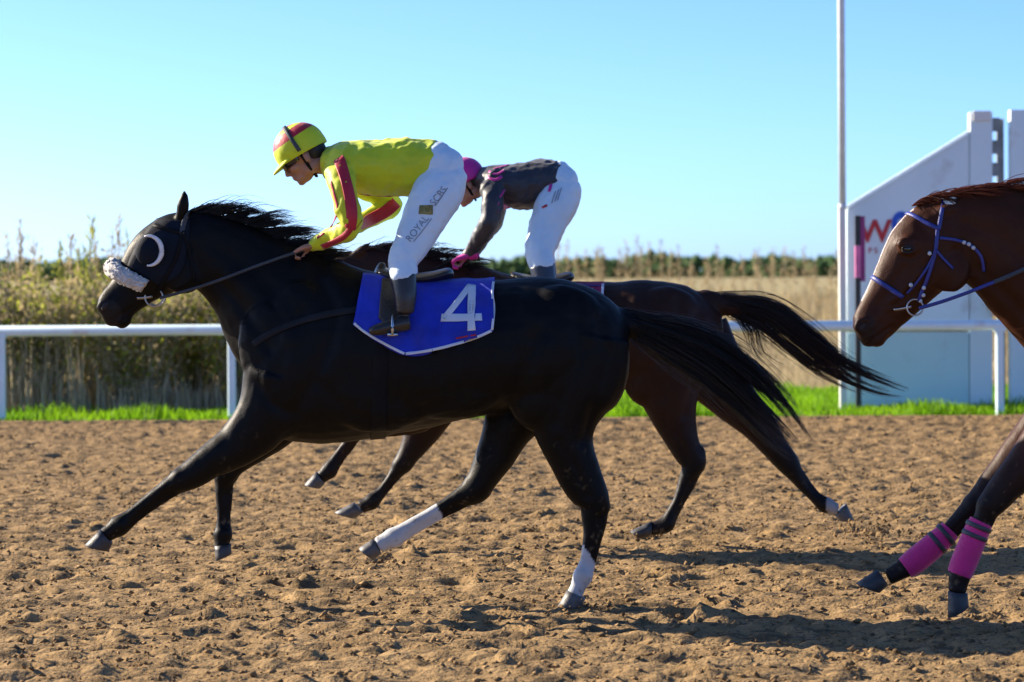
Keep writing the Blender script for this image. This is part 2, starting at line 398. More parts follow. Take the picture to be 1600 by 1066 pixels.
# the track goes on beside and in front of the modelled relief
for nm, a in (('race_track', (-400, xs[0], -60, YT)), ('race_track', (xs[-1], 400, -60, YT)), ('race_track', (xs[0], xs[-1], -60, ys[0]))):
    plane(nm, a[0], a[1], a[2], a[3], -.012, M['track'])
def track_z(x, y):
    i = np.clip(((x - xs[0]) / dx).astype(int), 0, nx - 1); j = np.clip(((y - ys[0]) / dy).astype(int), 0, ny - 1); return track_Z[j, i]
# loose clods
n = 42000
cy = 8.5 + (YT - 8.6) * rng.random(n) ** 1.25; cx = (rng.random(n) - .5) * 2 * np.minimum(7, cy * .27 + 1.0)
sz = .004 + .014 * rng.random(n) ** 2.6
base = np.array([(1, 0, 0), (0, 1, 0), (-1, 0, 0), (0, -1, 0), (0, 0, 1), (0, 0, -1)], float)
FO = np.array([(0, 1, 4), (1, 2, 4), (2, 3, 4), (3, 0, 4), (1, 0, 5), (2, 1, 5), (3, 2, 5), (0, 3, 5)])
V = base[None] * (sz[:, None, None] * (.6 + .7 * rng.random((n, 6, 1)))); V[:, :, 0] *= 1.35; V[:, :, 2] *= .72
V += rng.standard_normal(V.shape) * sz[:, None, None] * .22
a = rng.random(n) * 6.28; x, y = V[..., 0].copy(), V[..., 1].copy(); V[..., 0] = x * np.cos(a)[:, None] - y * np.sin(a)[:, None]; V[..., 1] = x * np.sin(a)[:, None] + y * np.cos(a)[:, None]
V += np.stack([cx, cy, track_z(cx, cy) + sz * .3], 1)[:, None, :]
F = (np.arange(n)[:, None, None] * 6 + FO[None]).reshape(-1, 3)
tag(link('loose_clods', mesh_np('loose_clods', V.reshape(-1, 3), F), M['clod'], smooth=False), 'loose brown clods of dirt scattered over the track', 'dirt', kind='stuff')
# verge
def blades(name, n, xr, yr, hmin, hmax, wid, m, z0, label, cat, lean=.35, dens=None):
    x = xr[0] + (xr[1] - xr[0]) * rng.random(n); y = yr[0] + (yr[1] - yr[0]) * rng.random(n)
    if dens is not None: k = dens(x, y) > rng.random(n); x, y = x[k], y[k]; n = len(x)
    h = hmin + (hmax - hmin) * rng.random(n) ** 1.5 * (.6 + .4 * np.sin(x * 2.3 + 1) * np.sin(y * 1.9) + .25 * np.sin(x * 6.1)); a = rng.random(n) * 6.28; wd = wid * (.6 + .8 * rng.random(n))
    lx, ly = rng.standard_normal((2, n)) * lean * h
    b = np.stack([x, y, np.full(n, z0)], 1); s_ = np.stack([np.cos(a), np.sin(a), 0 * a], 1) * wd[:, None]
    mid = b + np.stack([lx * .35, ly * .35, h * .6], 1); tip = b + np.stack([lx, ly, h], 1)
    V = np.stack([b - s_, b + s_, mid + s_ * .7, mid - s_ * .7, tip], 1).reshape(-1, 3)
    o = np.arange(n)[:, None] * 5
    F = np.concatenate([o + np.array([[0, 1, 2]]), o + np.array([[0, 2, 3]]), o + np.array([[3, 2, 4]])])
    return tag(link(name, mesh_np(name, V, F), m), label, cat, kind='stuff')
plane('grass_verge', -400, 400, YT, 35.2, -.03, M['verge_soil'])
def vd(x, y): return (.45 + .55 * np.clip(np.sin(x * 1.7 + .6 * np.sin(y * 2.1)) + np.sin(x * 4.3 + y * 1.3) * .6 + .7, 0, 1)) * np.where(x < -.8, np.clip(1.4 - (y - 29.9) * 1.6, 0, 1), 1.0) * np.where(x > 8, .4, 1)
blades('verge_grass', 95000, (-9, 11), (YT + .05, 35.0), .05, .19, .008, M['grass'], -.03, 'bright green grass growing along the foot of the rail', 'grass', dens=vd)
blades('straw_grass', 60000, (-14, 24), (34.6, 75), .12, .42, .012, M['straw'], -.14, 'pale dry grass covering the field behind the verge', 'dry grass',
       dens=lambda x, y: np.clip((75 - y) / 22, .2, 1))
blades('reed_bed', 26000, (-30, 46), (62, 135), .4, 1.25, .03, M['reed'], -.14, 'straw coloured reeds across the far field', 'reeds', lean=.16)
# far scrub line that reads as one mass
n = 16000
fx = (rng.random(n) - .5) * 900; fy = 640 + rng.random(n) * 60
top = 5.0 + .5 * np.sin(fx * .05) + .5 * np.sin(fx * .19 + 1) + .5 * np.sin(fx * .43)
fz = rng.random(n) * top - 1.; s_ = .5 + .9 * rng.random(n)
V = base[None] * s_[:, None, None] * (.6 + .8 * rng.random((n, 6, 1))) + np.stack([fx, fy, fz], 1)[:, None]
tag(link('tree_line', mesh_np('tree_line', V.reshape(-1, 3), (np.arange(n)[:, None, None] * 6 + FO[None]).reshape(-1, 3)), M['tree'], smooth=False), 'dark green line of far trees along the horizon', 'trees', kind='stuff')
# hills
hx = np.linspace(-2600, -150, 60); hz = 12 + 26 * np.exp(-((hx + 900) / 380) ** 2) + 14 * np.exp(-((hx + 1700) / 300) ** 2) + 3 * np.sin(hx * .013) - np.clip((hx + 700) / 550, 0, 1) * 16
V = []; 
for yy, q in ((5200, 0), (5600, .6), (6200, 1), (7200, .7), (8200, 0)): V += [(a_, yy, -2 + b_ * q) for a_, b_ in zip(hx, hz)]
idx = np.arange(300).reshape(5, 60)
tag(link('hills', mesh_np('hills', V, np.stack([idx[:-1, :-1], idx[:-1, 1:], idx[1:, 1:], idx[1:, :-1]], 2).reshape(-1, 4)), M['hill']), kind='structure')

# ------------------------------------------------------------------ scrub behind the rail
def shrub(px, Y, h, wid, green, label, nleaf=3700):
    c = P(px, 500, Y); root = empty('wild_shrub', (c.x, Y, -.05), label, 'shrub', 'scrub behind the rail')
    mb = MB(); tips = []
    for k in range(26):
        a = random.random() * 6.28; r = wid * random.random() ** .6
        hh = h * (.66 + .45 * random.random()) * (1 - .12 * r / wid)
        b = Vector((c.x + .25 * r * math.cos(a), Y + .25 * r * math.sin(a), -.05)); t = Vector((c.x + r * math.cos(a), Y + .6 * r * math.sin(a), hh))
        m_ = (b + t) / 2 + Vector((random.uniform(-.1, .1), random.uniform(-.1, .1), .12)); mb.tube([b, m_, t], [.010, .008, .003], 5); tips.append((b, m_, t))
    mb.build('stem', M['stem'], root)
    for nm, mt, frac in (('foliage', M['leaf_g'], green), ('dry_foliage', M['leaf_b'], 1 - green)):
        n = int(nleaf * frac)
        if n < 10: continue
        S_ = np.array([[tuple(p) for p in t] for t in tips]); k = rng.integers(0, len(tips), n); t = (.15 + .88 * rng.random(n) ** .75)[:, None]
        B0 = S_[k, 0] * (1 - t) ** 2 + 2 * S_[k, 1] * t * (1 - t) + S_[k, 2] * t * t
        B0 = B0 + rng.standard_normal((n, 3)) * np.array([.11, .11, .08])
        B0[:, 2] = np.maximum(B0[:, 2], .02)
        d = rng.standard_normal((n, 3)); d[:, 2] += .9; d /= np.linalg.norm(d, axis=1, keepdims=True)
        e = np.cross(d, rng.standard_normal((n, 3))); e /= np.linalg.norm(e, axis=1, keepdims=True)
        L = (.045 + .06 * rng.random(n))[:, None]; W = L * .26
        V = np.stack([B0, B0 + d * L * .5 + e * W, B0 + d * L, B0 + d * L * .5 - e * W], 1).reshape(-1, 3)
        tag(link(nm, mesh_np(nm, V, np.arange(n * 4).reshape(n, 4)), mt, root), kind='stuff')
    return root
for px, Y, h, wd, g, lb in (
    (-70, 31.6, 1.50, .95, .45, 'olive green shrub at the far left edge, behind the first rail post'),
    (45, 31.2, 1.44, .80, .35, 'brownish shrub right of the leftmost rail post'),
    (130, 32.3, 1.56, .85, .65, 'green shrub left of the leading horse muzzle'),
    (215, 31.0, 1.42, .75, .30, 'dry brown shrub below the leading horse muzzle'),
    (300, 31.8, 1.46, .80, .70, 'bright green shrub below the leading horse throat'),
    (385, 31.2, 1.38, .75, .45, 'mixed green and brown shrub behind the second rail post'),
    (470, 32.0, 1.6, .80, .50, 'shrub mostly hidden behind the leading horse shoulder'),
    (560, 31.5, 1.4, .80, .45, 'shrub hidden behind the leading horse ribs')):
    shrub(px, Y, h, wd, g, lb)
blades('dry_undergrowth', 4600, (-7.5, -.9), (30.4, 33.5), .3, 1.25, .009, M['stem'], -.1, 'dry upright stalks filling the scrub behind the rail', 'undergrowth', lean=.12)
def weed(px, top, Y, lean, m, label, group, wide=.035):
    b = P(px, 500, Y); b.z = -.12; t = P(px + lean, top, Y)
    root = empty('tall_weed', b, label, 'weed', group)
    mb = MB(); mid = b.lerp(t, .5) + Vector((random.uniform(-.05, .05), 0, 0)); mb.tube([b, mid, t], [.010, .008, .004], 5); mb.build('stalk', M['stem'], root)
    n = 150; q = rng.random(n)[:, None] ** .7; A = np.array(t)[None] + (np.array(mid) - np.array(t))[None] * q * .85
    A = A + rng.standard_normal((n, 3)) * (wide * (.35 + q)); d = rng.standard_normal((n, 3)) * .5; d[:, 2] += 1; e = rng.standard_normal((n, 3)); e /= np.linalg.norm(e, axis=1, keepdims=True)
    L = .04 + .05 * rng.random((n, 1))
    tag(link('seed_head', mesh_np('seed_head', np.stack([A, A + d * L * .5 + e * L * .16, A + d * L, A + d * L * .5 - e * L * .16], 1).reshape(-1, 3), np.arange(n * 4).reshape(n, 4)), m, root), kind='stuff')
for px, top, ln in ((14, 365, -2), (28, 345, 3), (52, 372, 0), (96, 380, -3), (120, 386, 3), (142, 340, 2), (150, 358, -3), (172, 360, 4), (186, 334, 2), (196, 372, 5), (60, 392, 3), (232, 400, 2), (110, 372, 1), (35, 380, -5)):
    weed(px, top, 31 + random.random() * 2, ln, M['leaf_b'] if random.random() < .6 else M['leaf_g'], 'tall thin weed standing above the scrub left of the leading horse', 'tall weeds at the left')
for i in range(34):
    px = 872 + 13.2 * i + random.uniform(-6, 6); top = random.uniform(384, 418) if i > 12 else random.uniform(368, 402)
    weed(px, top, 52 + random.random() * 14, random.uniform(-5, 5), M['reed'], 'tall straw coloured reed standing in the field right of the riders', 'tall reeds in the far field', wide=.06)

# ------------------------------------------------------------------ rail
zr = P(200, 508, YR).z
rail = empty('running_rail', P(362, 640, YR) * Vector((1, 1, 0)) if False else Vector((P(362, 640, YR).x, YR, -.03)), 'white running rail on posts along the far edge of the track', 'rail')
mb = MB()
prof = [(.052 * math.cos(a) * (1 if abs(math.cos(a)) < .9 else 1), .056 * math.sin(a)) for a in np.linspace(0, 2 * math.pi, 17)[:-1]]
for x0, x1 in ((-60, -11), (-11, 13), (13, 60)):
    mb.rings([[Vector((x, YR + p[0], zr - .056 + p[1])) for p in prof] for x in (x0 + .004, x1 - .004)])
mb.build('rail_tube', M['white'], rail)
posts = [2, 362, 704, 1046, 1562] + [1562 + 400 * k for k in (1, 2, 3)] + [2 - 400 * k for k in (1, 2, 3)]
for px in posts:
    x = P(px, 580, YR).x; mb = MB(); zt = zr - .075
    mb.rings([[Vector((x + a * .040, YR + b * .040, z)) for a, b in ((-1, -.7), (-.7, -1), (.7, -1), (1, -.7), (1, .7), (.7, 1), (-.7, 1), (-1, .7))] for z in (-.2, .02, .3, zt)])
    po = mb.build('post', M['white'], rail, smooth=False)
    m2 = MB(); m2.box((x, YR, zt - .03), (.055, .048, .022)); m2.build('clamp', M['white'], po, smooth=False)

# ------------------------------------------------------------------ winning board
YB = 30.4
root = empty('winning_board', Vector((P(1430, 600, YB).x, YB, -.03)), 'large pale board with sloping top and red W beside the finish pole', 'sign board')
def slab(px, y0, y1, name, m, parent):
    pts = [P(a, b, YB) for a, b in px]; mb = MB(); n = len(pts)
    V = [Vector((p.x, y0, p.z)) for p in pts] + [Vector((p.x, y1, p.z)) for p in pts]
    mb.add(V, [tuple(range(n)), tuple(range(n, 2 * n))[::-1]] + [(i, (i + 1) % n, n + (i + 1) % n, n + i) for i in range(n)])
    o = mb.build(name, m, parent, smooth=False)
    bv = o.modifiers.new('b', 'BEVEL'); bv.width = .008; bv.segments = 2
    return o
slab([(1322, 515), (1322, 322), (1513, 204), (1513, 515)], YB - .06, YB + .06, 'panel', M['boardpaint'], root)
slab([(1322, 638), (1322, 519.5), (1513, 519.5), (1513, 638)], YB - .06, YB + .06, 'lower_panel', M['boardcyan'], root)
slab([(1514, 638), (1514, 176), (1549, 176), (1549, 638)], YB - .075, YB + .075, 'end_panel', M['boardpaint'], root)
for (a, b, c_, d) in ((1518, 174, 1546, 190),): slab([(a, d), (a, b), (c_, b), (c_, d)], YB - .10, YB - .076, 'cap_block', M['whitepaint'], root)
slab([(1323, 330), (1323, 325), (1512, 208), (1512, 213)], YB - .072, YB - .061, 'edge_trim', M['boardpaint'], root)
slab([(1323, 519), (1323, 516), (1512, 516), (1512, 519)], YB - .066, YB - .061, 'panel_joint', M['steel'], root)
o2 = empty('winning_board', Vector((P(1700, 600, YB).x, YB, -.03)), 'second pale board right of the grey steel post, cut by the picture edge', 'sign board')
slab([(1612, 638), (1612, 204), (1803, 322), (1803, 638)], YB - .06, YB + .06, 'panel', M['boardpaint'], o2)
slab([(1577, 638), (1577, 172), (1611, 172), (1611, 638)], YB - .075, YB + .075, 'end_panel', M['boardpaint'], o2)
def text3d(body, size, name, m, parent, at, bold=0., ext=.004):
    cu = bpy.data.curves.new(name, 'FONT'); cu.body = body; cu.size = size; cu.extrude = ext; cu.offset = bold; cu.align_x = 'CENTER'; cu.align_y = 'CENTER'
    o = bpy.data.objects.new('tmp', cu); C.objects.link(o); dg = bpy.context.evaluated_depsgraph_get(); me = bpy.data.meshes.new_from_object(o.evaluated_get(dg)); bpy.data.objects.remove(o)
    me.transform(Matrix.Translation(at) @ Matrix.Rotation(R(90), 4, 'X')); me.name = name
    return link(name, me, m, parent, smooth=False)
text3d('W', .34, 'letter', M['redpaint'], root, P(1367, 363, YB - .066), bold=.008)
text3d('P S', .085, 'small_lettering', M['redpaint'], root, P(1364, 392, YB - .066))
mb = MB(); cc = P(1408, 350, YB - .066); k = 28
for a in range(k):
    r0, r1 = .055, .13
    t0, t1 = 2 * math.pi * a / k, 2 * math.pi * (a + 1) / k
    q = [cc + Vector((math.cos(t) * r * .8, -dy_, math.sin(t) * r * 1.05)) for t, r, dy_ in ((t0, r0, 0), (t0, r1, 0), (t1, r1, 0), (t1, r0, 0), (t0, r0, .006), (t0, r1, .006), (t1, r1, .006), (t1, r0, .006))]
    mb.add(q, [(4, 5, 6, 7), (0, 3, 2, 1), (1, 2, 6, 5), (0, 4, 7, 3)])
mb.build('letter', M['bluepaint'], root, smooth=False)
sp = empty('steel_post', Vector((P(1562, 600, YB).x, YB + .02, -.03)), 'grey steel post in the gap between the two pale boards', 'post')
mb = MB(); zc = P(1562, 186, YB).z; mb.box((P(1566, 600, YB).x, YB + .05, (zc - .1) / 2), (.035, .05, (zc + .1) / 2)); mb.build('column', M['steel'], sp, smooth=False)
for py in (195, 230, 265, 300, 340, 380, 420):
    mb = MB(); mb.box(P(1556, py, YB - .02), (.04, .02, .075)); mb.build('hinge_plate', M['steel'], sp, smooth=False)
mb = MB(); mb.box(P(1552, 472, YB - .13), (.055, .05, .075)); mb.build('lamp_box', M['beige'], sp, smooth=False)
mb = MB(); mb.box(P(1560, 488, YB - .12), (.05, .04, .035)); mb.build('lamp_bracket', M['steel'], sp, smooth=False)
YP = 30.2
fp = empty('finish_pole', Vector((P(1316, 600, YP).x, YP, -.03)), 'very tall slim grey pole on a white square post beside the board', 'pole')
x = P(1316, 400, YP).x; zt = P(1316, 324, YP).z
mb = MB(); mb.box((x, YP, (zt - .1) / 2), (.038, .038, (zt + .1) / 2)); o = mb.build('base_post', M['whitepaint'], fp, smooth=False)
o.modifiers.new('b', 'BEVEL').width = .006
mb = MB(); mb.tube([(x + .005, YP, zt - .02), (x + .005, YP, zt + 2.6), (x + .005, YP, zt + 5.5)], [.040, .040, .039], 14); mb.build('upper_pole', M['galv'], fp)
mb = MB(); mb.tube([(x + .005, YP, zt - .02), (x + .005, YP, zt + .03)], .048, 14); mb.build('collar', M['galv'], fp)
YS = 29.8
mp_ = empty('marker_post', Vector((P(1340, 600, YS).x, YS, -.03)), 'thin black and pink banded post in front of the pale board', 'marker post')
x = P(1340, 400, YS).x
for i, (a, b, m_) in enumerate(((337, 384, 'blackpaint'), (384, 434, 'pinkpaint'), (434, 646, 'blackpaint'))):
    z1, z0 = P(1340, a, YS).z, P(1340, b, YS).z; mb = MB(); mb.box((x, YS, (z0 + z1) / 2), (.028, .028, (z1 - z0) / 2 - .001)); mb.build('band', M[m_], mp_, smooth=False)
z1, z0 = P(1340, 338, YS).z, P(1340, 440, YS).z; mb = MB(); mb.box((x + .055, YS + .01, (z0 + z1) / 2), (.0255, .012, (z1 - z0) / 2)); mb.build('side_strip', M['purplepaint'], mp_, smooth=False)

# ================================================================== HORSES
def hoof(root, Y, cf, cb, toe, heel, lat, m, half=.047):
    n = 18
    def ring(a, b, hw, lift=0):
        A, B = P(a[0], a[1], Y + lat), P(b[0], b[1], Y + lat); c = (A + B) / 2; h = (A - B) / 2; r_ = []
        for k in range(n):
            t = 2 * math.pi * k / n; r_.append(c + h * math.cos(t) + Vector((0, hw * math.sin(t) * (1.06 + .12 * math.cos(t)), 0)))
        return r_
    L = lambda p, q, t: (p[0] + (q[0] - p[0]) * t, p[1] + (q[1] - p[1]) * t)
    rs = [ring(L(cf, cb, .14), L(cb, cf, .14), half * .66), ring(cf, cb, half * .86)]
    for t in (.3, .65, .96): rs.append(ring(L(cf, toe, t), L(cb, heel, t), half * (.88 + .17 * t)))
    rs.append(ring(L(toe, heel, .04), L(heel, toe, .04), half))
    mb = MB(); mb.rings(rs); o = mb.build('hoof', m, root)
    return o

def tail_hair(name, root, Y, path, spread, n, m, r0, k=14, lat=0., loose=.10, seed=1, locks=34):
    g = np.random.default_rng(seed); A = catmull(path, 10); sp = catmull([(v, 0) for v in spread], 10)[:, 0]
    T = np.linspace(0, 1, len(A)); cs = []
    LK = [(math.sqrt(g.random()), g.random() * 6.28, .62 + .38 * g.random() ** .7, g.standard_normal(6)) for _ in range(locks)]
    for i in range(n):
        q, a0, t1, lw = LK[g.integers(locks)]; free = g.random() < loose
        if free: q = .6 + .9 * g.random(); a0 = g.random() * 6.28; lw = g.standard_normal(6); t1 = .5 + .5 * g.random()
        jx, jy = g.standard_normal(2) * .10; t0 = .30 * g.random() ** 1.5; t1 = t1 - .16 * g.random(); wig = g.standard_normal(4); c_ = []
        for j in range(k):
            t = t0 + (t1 - t0) * j / (k - 1); x, y = np.interp(t, T, A[:, 0]), np.interp(t, T, A[:, 1])
            x2, y2 = np.interp(min(t + .02, 1), T, A[:, 0]), np.interp(min(t + .02, 1), T, A[:, 1]); x1, y1 = np.interp(max(t - .02, 0), T, A[:, 0]), np.interp(max(t - .02, 0), T, A[:, 1])
            dx_, dy_ = x2 - x1, y2 - y1; l = math.hypot(dx_, dy_) + 1e-6; s_ = np.interp(t, T, sp)
            tight = 1 - .55 * (j / k); ex = q * math.cos(a0) + jx * tight; ey = q * math.sin(a0) + jy * tight
            e = ex * s_ + 5.0 * t * (lw[0] * math.sin(5 * t + lw[1]) + .7 * lw[2] * math.sin(10 * t + lw[3])) + 1.2 * t * wig[0] * math.sin(13 * t + wig[1])
            c_.append(tuple(P(x - dy_ / l * e, y + dx_ / l * e, Y + lat + (ey * s_ * .75 + 4 * lw[4] * t + 1.5 * wig[2] * t) / (FPX / Y))))
        cs.append(c_)
    return tag(link(name, strand_mesh(name, cs, r0 * (.55 + .7 * g.random(n))), m, root), kind='stuff')

def mane_hair(name, root, Y, skin, crest, n, m, ln, rise, r0, seed=2, k=9, drop=0., locks=46):
    """hairs rooted along the crest in locks, blown back along +x"""
    g = np.random.default_rng(seed); A = catmull(crest, 10); T = np.linspace(0, 1, len(A)); cs = []
    LK = [((i + g.random()) / locks, .45 + .85 * g.random(), g.random() ** 1.4, g.normal(), .2 + g.random(), g.normal()) for i in range(locks)]
    for i in range(n):
        t, L0, u0, sd, fl, wv = LK[g.integers(locks)]; free = g.random() < .12
        t = min(max(t + g.normal() * .016, 0), 1); x, y = np.interp(t, T, A[:, 0]), np.interp(t, T, A[:, 1]); lat = g.normal() * .018
        if free: u0 = g.random() * 1.3; L0 = .5 + .8 * g.random(); wv = g.normal() * 2
        L = ln * L0 * (.85 + .3 * g.random()); up = rise * (u0 + g.normal() * .07); fall = drop * fl; c_ = []; wg = wv * 2.5 + g.normal() * .7
        for j in range(k):
            q = j / (k - 1); c_.append(tuple(P(x + L * q, y + 4 - up * math.sin(q * 2.3) * L * .4 + fall * q * q * L + wg * math.sin(q * 5) * q, Y + lat + (sd * .03 + g.normal() * .001 - .05 * (fall > .3)) * q)))
        cs.append(c_)
    return tag(link(name, strand_mesh(name, cs, r0 * (.6 + .8 * g.random(n))), m, root), kind='stuff')

def sculpt(me, lines):
    """raises veins and ridges, sinks grooves, along lines on both flanks"""
    co = coords(me); no = np.empty(len(co) * 3, np.float32); me.vertices.foreach_get('normal', no); no = no.reshape(-1, 3); px, py = unP(co)
    tot = np.zeros(len(co), np.float32)
    for pts, wd, amp in lines:
        A = catmull(pts, 5) if len(pts) > 2 else np.array(pts, float); d2 = np.full(len(co), 1e9)
        near = (px > A[:, 0].min() - 4 * wd) & (px < A[:, 0].max() + 4 * wd) & (py > A[:, 1].min() - 4 * wd) & (py < A[:, 1].max() + 4 * wd); ii = np.where(near)[0]
        if not len(ii): continue
        X, Yv = px[ii], py[ii]; dd = np.full(len(ii), 1e9)
        for p, q in zip(A[:-1], A[1:]):
            v = q - p; l2 = v @ v + 1e-9; t = np.clip(((X - p[0]) * v[0] + (Yv - p[1]) * v[1]) / l2, 0, 1)
            dd = np.minimum(dd, (X - p[0] - t * v[0]) ** 2 + (Yv - p[1] - t * v[1]) ** 2)
        tot[ii] += amp * np.exp(-dd / (2 * wd * wd))
    co += no * (tot * np.clip(np.abs(no[:, 1]) * 1.6, 0, 1))[:, None]; me.vertices.foreach_set('co', co.ravel()); me.update()
BODYLINES = [([(505, 445), (522, 500), (500, 570), (462, 640)], 9, -.012), ([(460, 650), (425, 630), (402, 600)], 7, -.009), ([(470, 470), (440, 530), (415, 590)], 7, .006), ([(500, 600), (540, 640), (600, 664)], 8, -.007),
    ([(842, 520), (818, 580), (800, 640)], 10, -.014), ([(935, 500), (948, 560), (930, 630), (912, 690)], 6, -.010), ([(900, 470), (905, 550), (880, 620), (868, 660)], 7, -.008), ([(800, 462), (815, 470)], 12, .012),
    ([(820, 480), (850, 540), (845, 600)], 9, .007), ([(760, 470), (700, 500), (640, 510)], 12, -.004), ([(560, 640), (630, 652), (700, 640), (750, 622)], 3, .004), ([(630, 652), (650, 630), (690, 618)], 2.6, .003),
    ([(340, 440), (385, 490), (420, 545)], 8, -.011), ([(330, 380), (400, 425), (470, 490)], 10, -.006), ([(360, 430), (420, 480), (450, 530)], 8, .006), ([(875, 690), (900, 735), (918, 775)], 4, -.006), ([(870, 640), (880, 690), (896, 740)], 3, .004)] + \
    [([(x, 505), (x - 14, 560), (x - 12, 620)], 6, .0035) for x in (600, 625, 650, 675, 700, 725, 748)] + [([(x + 12, 505), (x - 2, 560), (x, 620)], 6, -.003) for x in (600, 625, 650, 675, 700, 725)]

class Horse:
    def __init__(s, label, Y, ref):
        s.Y = Y; s.sh = Shape(Y); s.root = empty('race_horse', P(ref[0], ref[1], Y) * Vector((1, 1, 0)), label, 'horse', 'race horses galloping on the dirt track')
    def leg(s, st, joint, hind=False, back=None):
        """limb with bony joint, flat cannon, tendon behind it and fetlock tuft"""
        sh = s.sh; n = len(st); fe = n - 3; A = [list(a) for a in st]; lat = st[-1][3]
        def nrm(i):
            dx_, dy_ = st[min(i + 1, n - 1)][0] - st[max(i - 1, 0)][0], st[min(i + 1, n - 1)][1] - st[max(i - 1, 0)][1]; l = math.hypot(dx_, dy_); return dx_ / l, dy_ / l
        tend = []
        for i in range(joint + 1, fe):
            tx, ty = nrm(i); bx_, by_ = -ty * s.bk, tx * s.bk        # towards the back of the leg
            r_ = st[i][2]; A[i][0] -= bx_ * r_ * .24; A[i][1] -= by_ * r_ * .24; A[i][2] = r_ * .66; A[i][4] = st[i][4] * .80
            tend.append((st[i][0] + bx_ * r_ * .50, st[i][1] + by_ * r_ * .50, r_ * .42, lat, r_ * .40))
        sh.limb([tuple(a) for a in A])
        tx, ty = nrm(joint); j = st[joint]; f_ = st[fe]; fx_, fy_ = nrm(fe)
        ft = (f_[0] - fy_ * s.bk * f_[2] * .35, f_[1] + fx_ * s.bk * f_[2] * .35, f_[2] * .62, lat, f_[2] * .66)
        sh.limb([(j[0] - ty * s.bk * j[2] * .3, j[1] + tx * s.bk * j[2] * .3, j[2] * .5, lat, j[2] * .5)] + tend + [ft], n=12, k=4)
        a = -math.degrees(math.atan2(ty, tx))
        if hind: sh.lump(j[0] - ty * s.bk * j[2] * .62 - tx * j[2] * .45, j[1] + tx * s.bk * j[2] * .62 - ty * j[2] * .45, lat, (j[2] * .95, j[2] * .42, j[2] * .45), a)
        else: sh.lump(j[0] + ty * s.bk * j[2] * .30, j[1] - tx * s.bk * j[2] * .30, lat, (j[2] * 1.05, j[2] * .98, j[2] * .72), a)
        sh.lump(f_[0], f_[1], lat, (f_[2] * .95, f_[2] * .98, f_[2] * .95), a)
    bk = -1
    def head(s, st, eye, nostril, lip, cheek, ear, earbase_lat=.06):
        sh = s.sh; k = st[0][2] / 50.0
        sh.limb(st)
        for d in (-1, 1):
            sh.lump(cheek[0], cheek[1], d * .062, (cheek[2], 15 * k, cheek[2] * 1.12), cheek[3])
            sh.lump(eye[0], eye[1] - 3, d * .088, (17 * k, 9 * k, 12 * k), -40)
            sh.lump(nostril[0], nostril[1], d * .040, (14 * k, 8 * k, 12 * k), 40)
            # ears: cupped cones
            a, b = ear; dx_, dy_ = b[0] - a[0], b[1] - a[1]
            sh.limb([(a[0] - dx_ * .3, a[1] - dy_ * .3, 9 * k, d * earbase_lat * .8, 9 * k), (a[0], a[1], 10.5 * k, d * earbase_lat, 9 * k), (a[0] + dx_ * .4, a[1] + dy_ * .4, 10 * k, d * (earbase_lat + .012), 7 * k), (a[0] + dx_ * .8, a[1] + dy_ * .8, 5 * k, d * (earbase_lat + .010), 4 * k), (b[0], b[1], 1.6 * k, d * earbase_lat, 1.6 * k)], n=12, k=3)
        sh.lump(lip[0], lip[1], 0, (15 * k, 15 * k, 11 * k), 40)
        s.eye = eye; s.nost = nostril; s.k = k
    def finish(s, tintf, voxel=.0085, smooth=7, lines=()):
        me = s.sh.fuse('body', voxel, smooth, lambda p: .0060 * noise.noise(p * 5.5) + .0035 * noise.noise(Vector((p.x * 16, p.y * 9, p.z * 9))) + .0012 * noise.noise(p * 30))
        sculpt(me, lines)
        co = coords(me); px, py = unP(co); paint(me, tintf(px, py, co[:, 1] - s.Y, co)); s.me = me
        link('body', me, M['coat'], s.root); s.skin = Skin(s.Y, me)
        for far in (0, 1):
            p, n_ = s.skin.hit(*s.eye[:2])
            q, n2 = s.skin.hit(*s.nost[:2])
            if far: p, n_, q, n2 = s.skin.mirror(p), s.skin.mirn(n_), s.skin.mirror(q), s.skin.mirn(n2)
            mb = MB(); mb.ell(p - n_ * .0105, AX, (.020, .016, .016)); mb.build('eye', M['eye'], s.root)
            for sg in (1, -1):
                mb = MB(); mb.tube([p + n_ * (.003 - .004 * abs(math.cos(t))) + Vector((math.cos(t) * .023 , 0, sg * math.sin(t) * (.015 if sg > 0 else .012))) for t in np.linspace(.05, math.pi - .05, 11)], [.002 + .004 * math.sin(t) for t in np.linspace(.1, 3.04, 11)], 6); mb.build('eyelid', M['nostril'], s.root)
            mb = MB(); a = R(50); mb.ell(q - n2 * .002, (Vector((math.cos(a), 0, math.sin(a))), Vector((0, 1, 0)), Vector((-math.sin(a), 0, math.cos(a)))), (.023, .007, .012)); mb.build('nostril', M['nostril'], s.root)

TORSO = [(384, 560, 615, .07), (396, 520, 655, .15), (430, 470, 682, .215), (470, 432, 692, .25), (520, 407, 693, .265), (570, 420, 686, .285), (620, 431, 678, .298), (680, 437, 666, .303),
         (740, 438, 652, .300), (790, 436, 642, .292), (840, 433, 642, .285), (890, 438, 635, .268), (930, 452, 618, .235), (962, 476, 595, .18), (982, 503, 565, .09)]
def muscles(sh, f=lambda x, y: (x, y), k=1.0):
    for d in (-1, 1):
        for x, y, lat, r_, a in ((450, 570, .135, (70, 30, 105), 25), (490, 530, .145, (60, 26, 95), 25), (430, 640, .125, (44, 24, 50), 20), (870, 540, .135, (90, 44, 95), -20), (905, 580, .13, (66, 34, 80), -8), (850, 610, .14, (55, 34, 66), -20), (590, 590, .18, (110, 36, 85), 0), (700, 570, .18, (110, 38, 85), 0), (410, 585, .08, (30, 26, 42), 0)):
            q = f(x, y); sh.lump(q[0], q[1], d * lat, [v * k for v in r_], a)

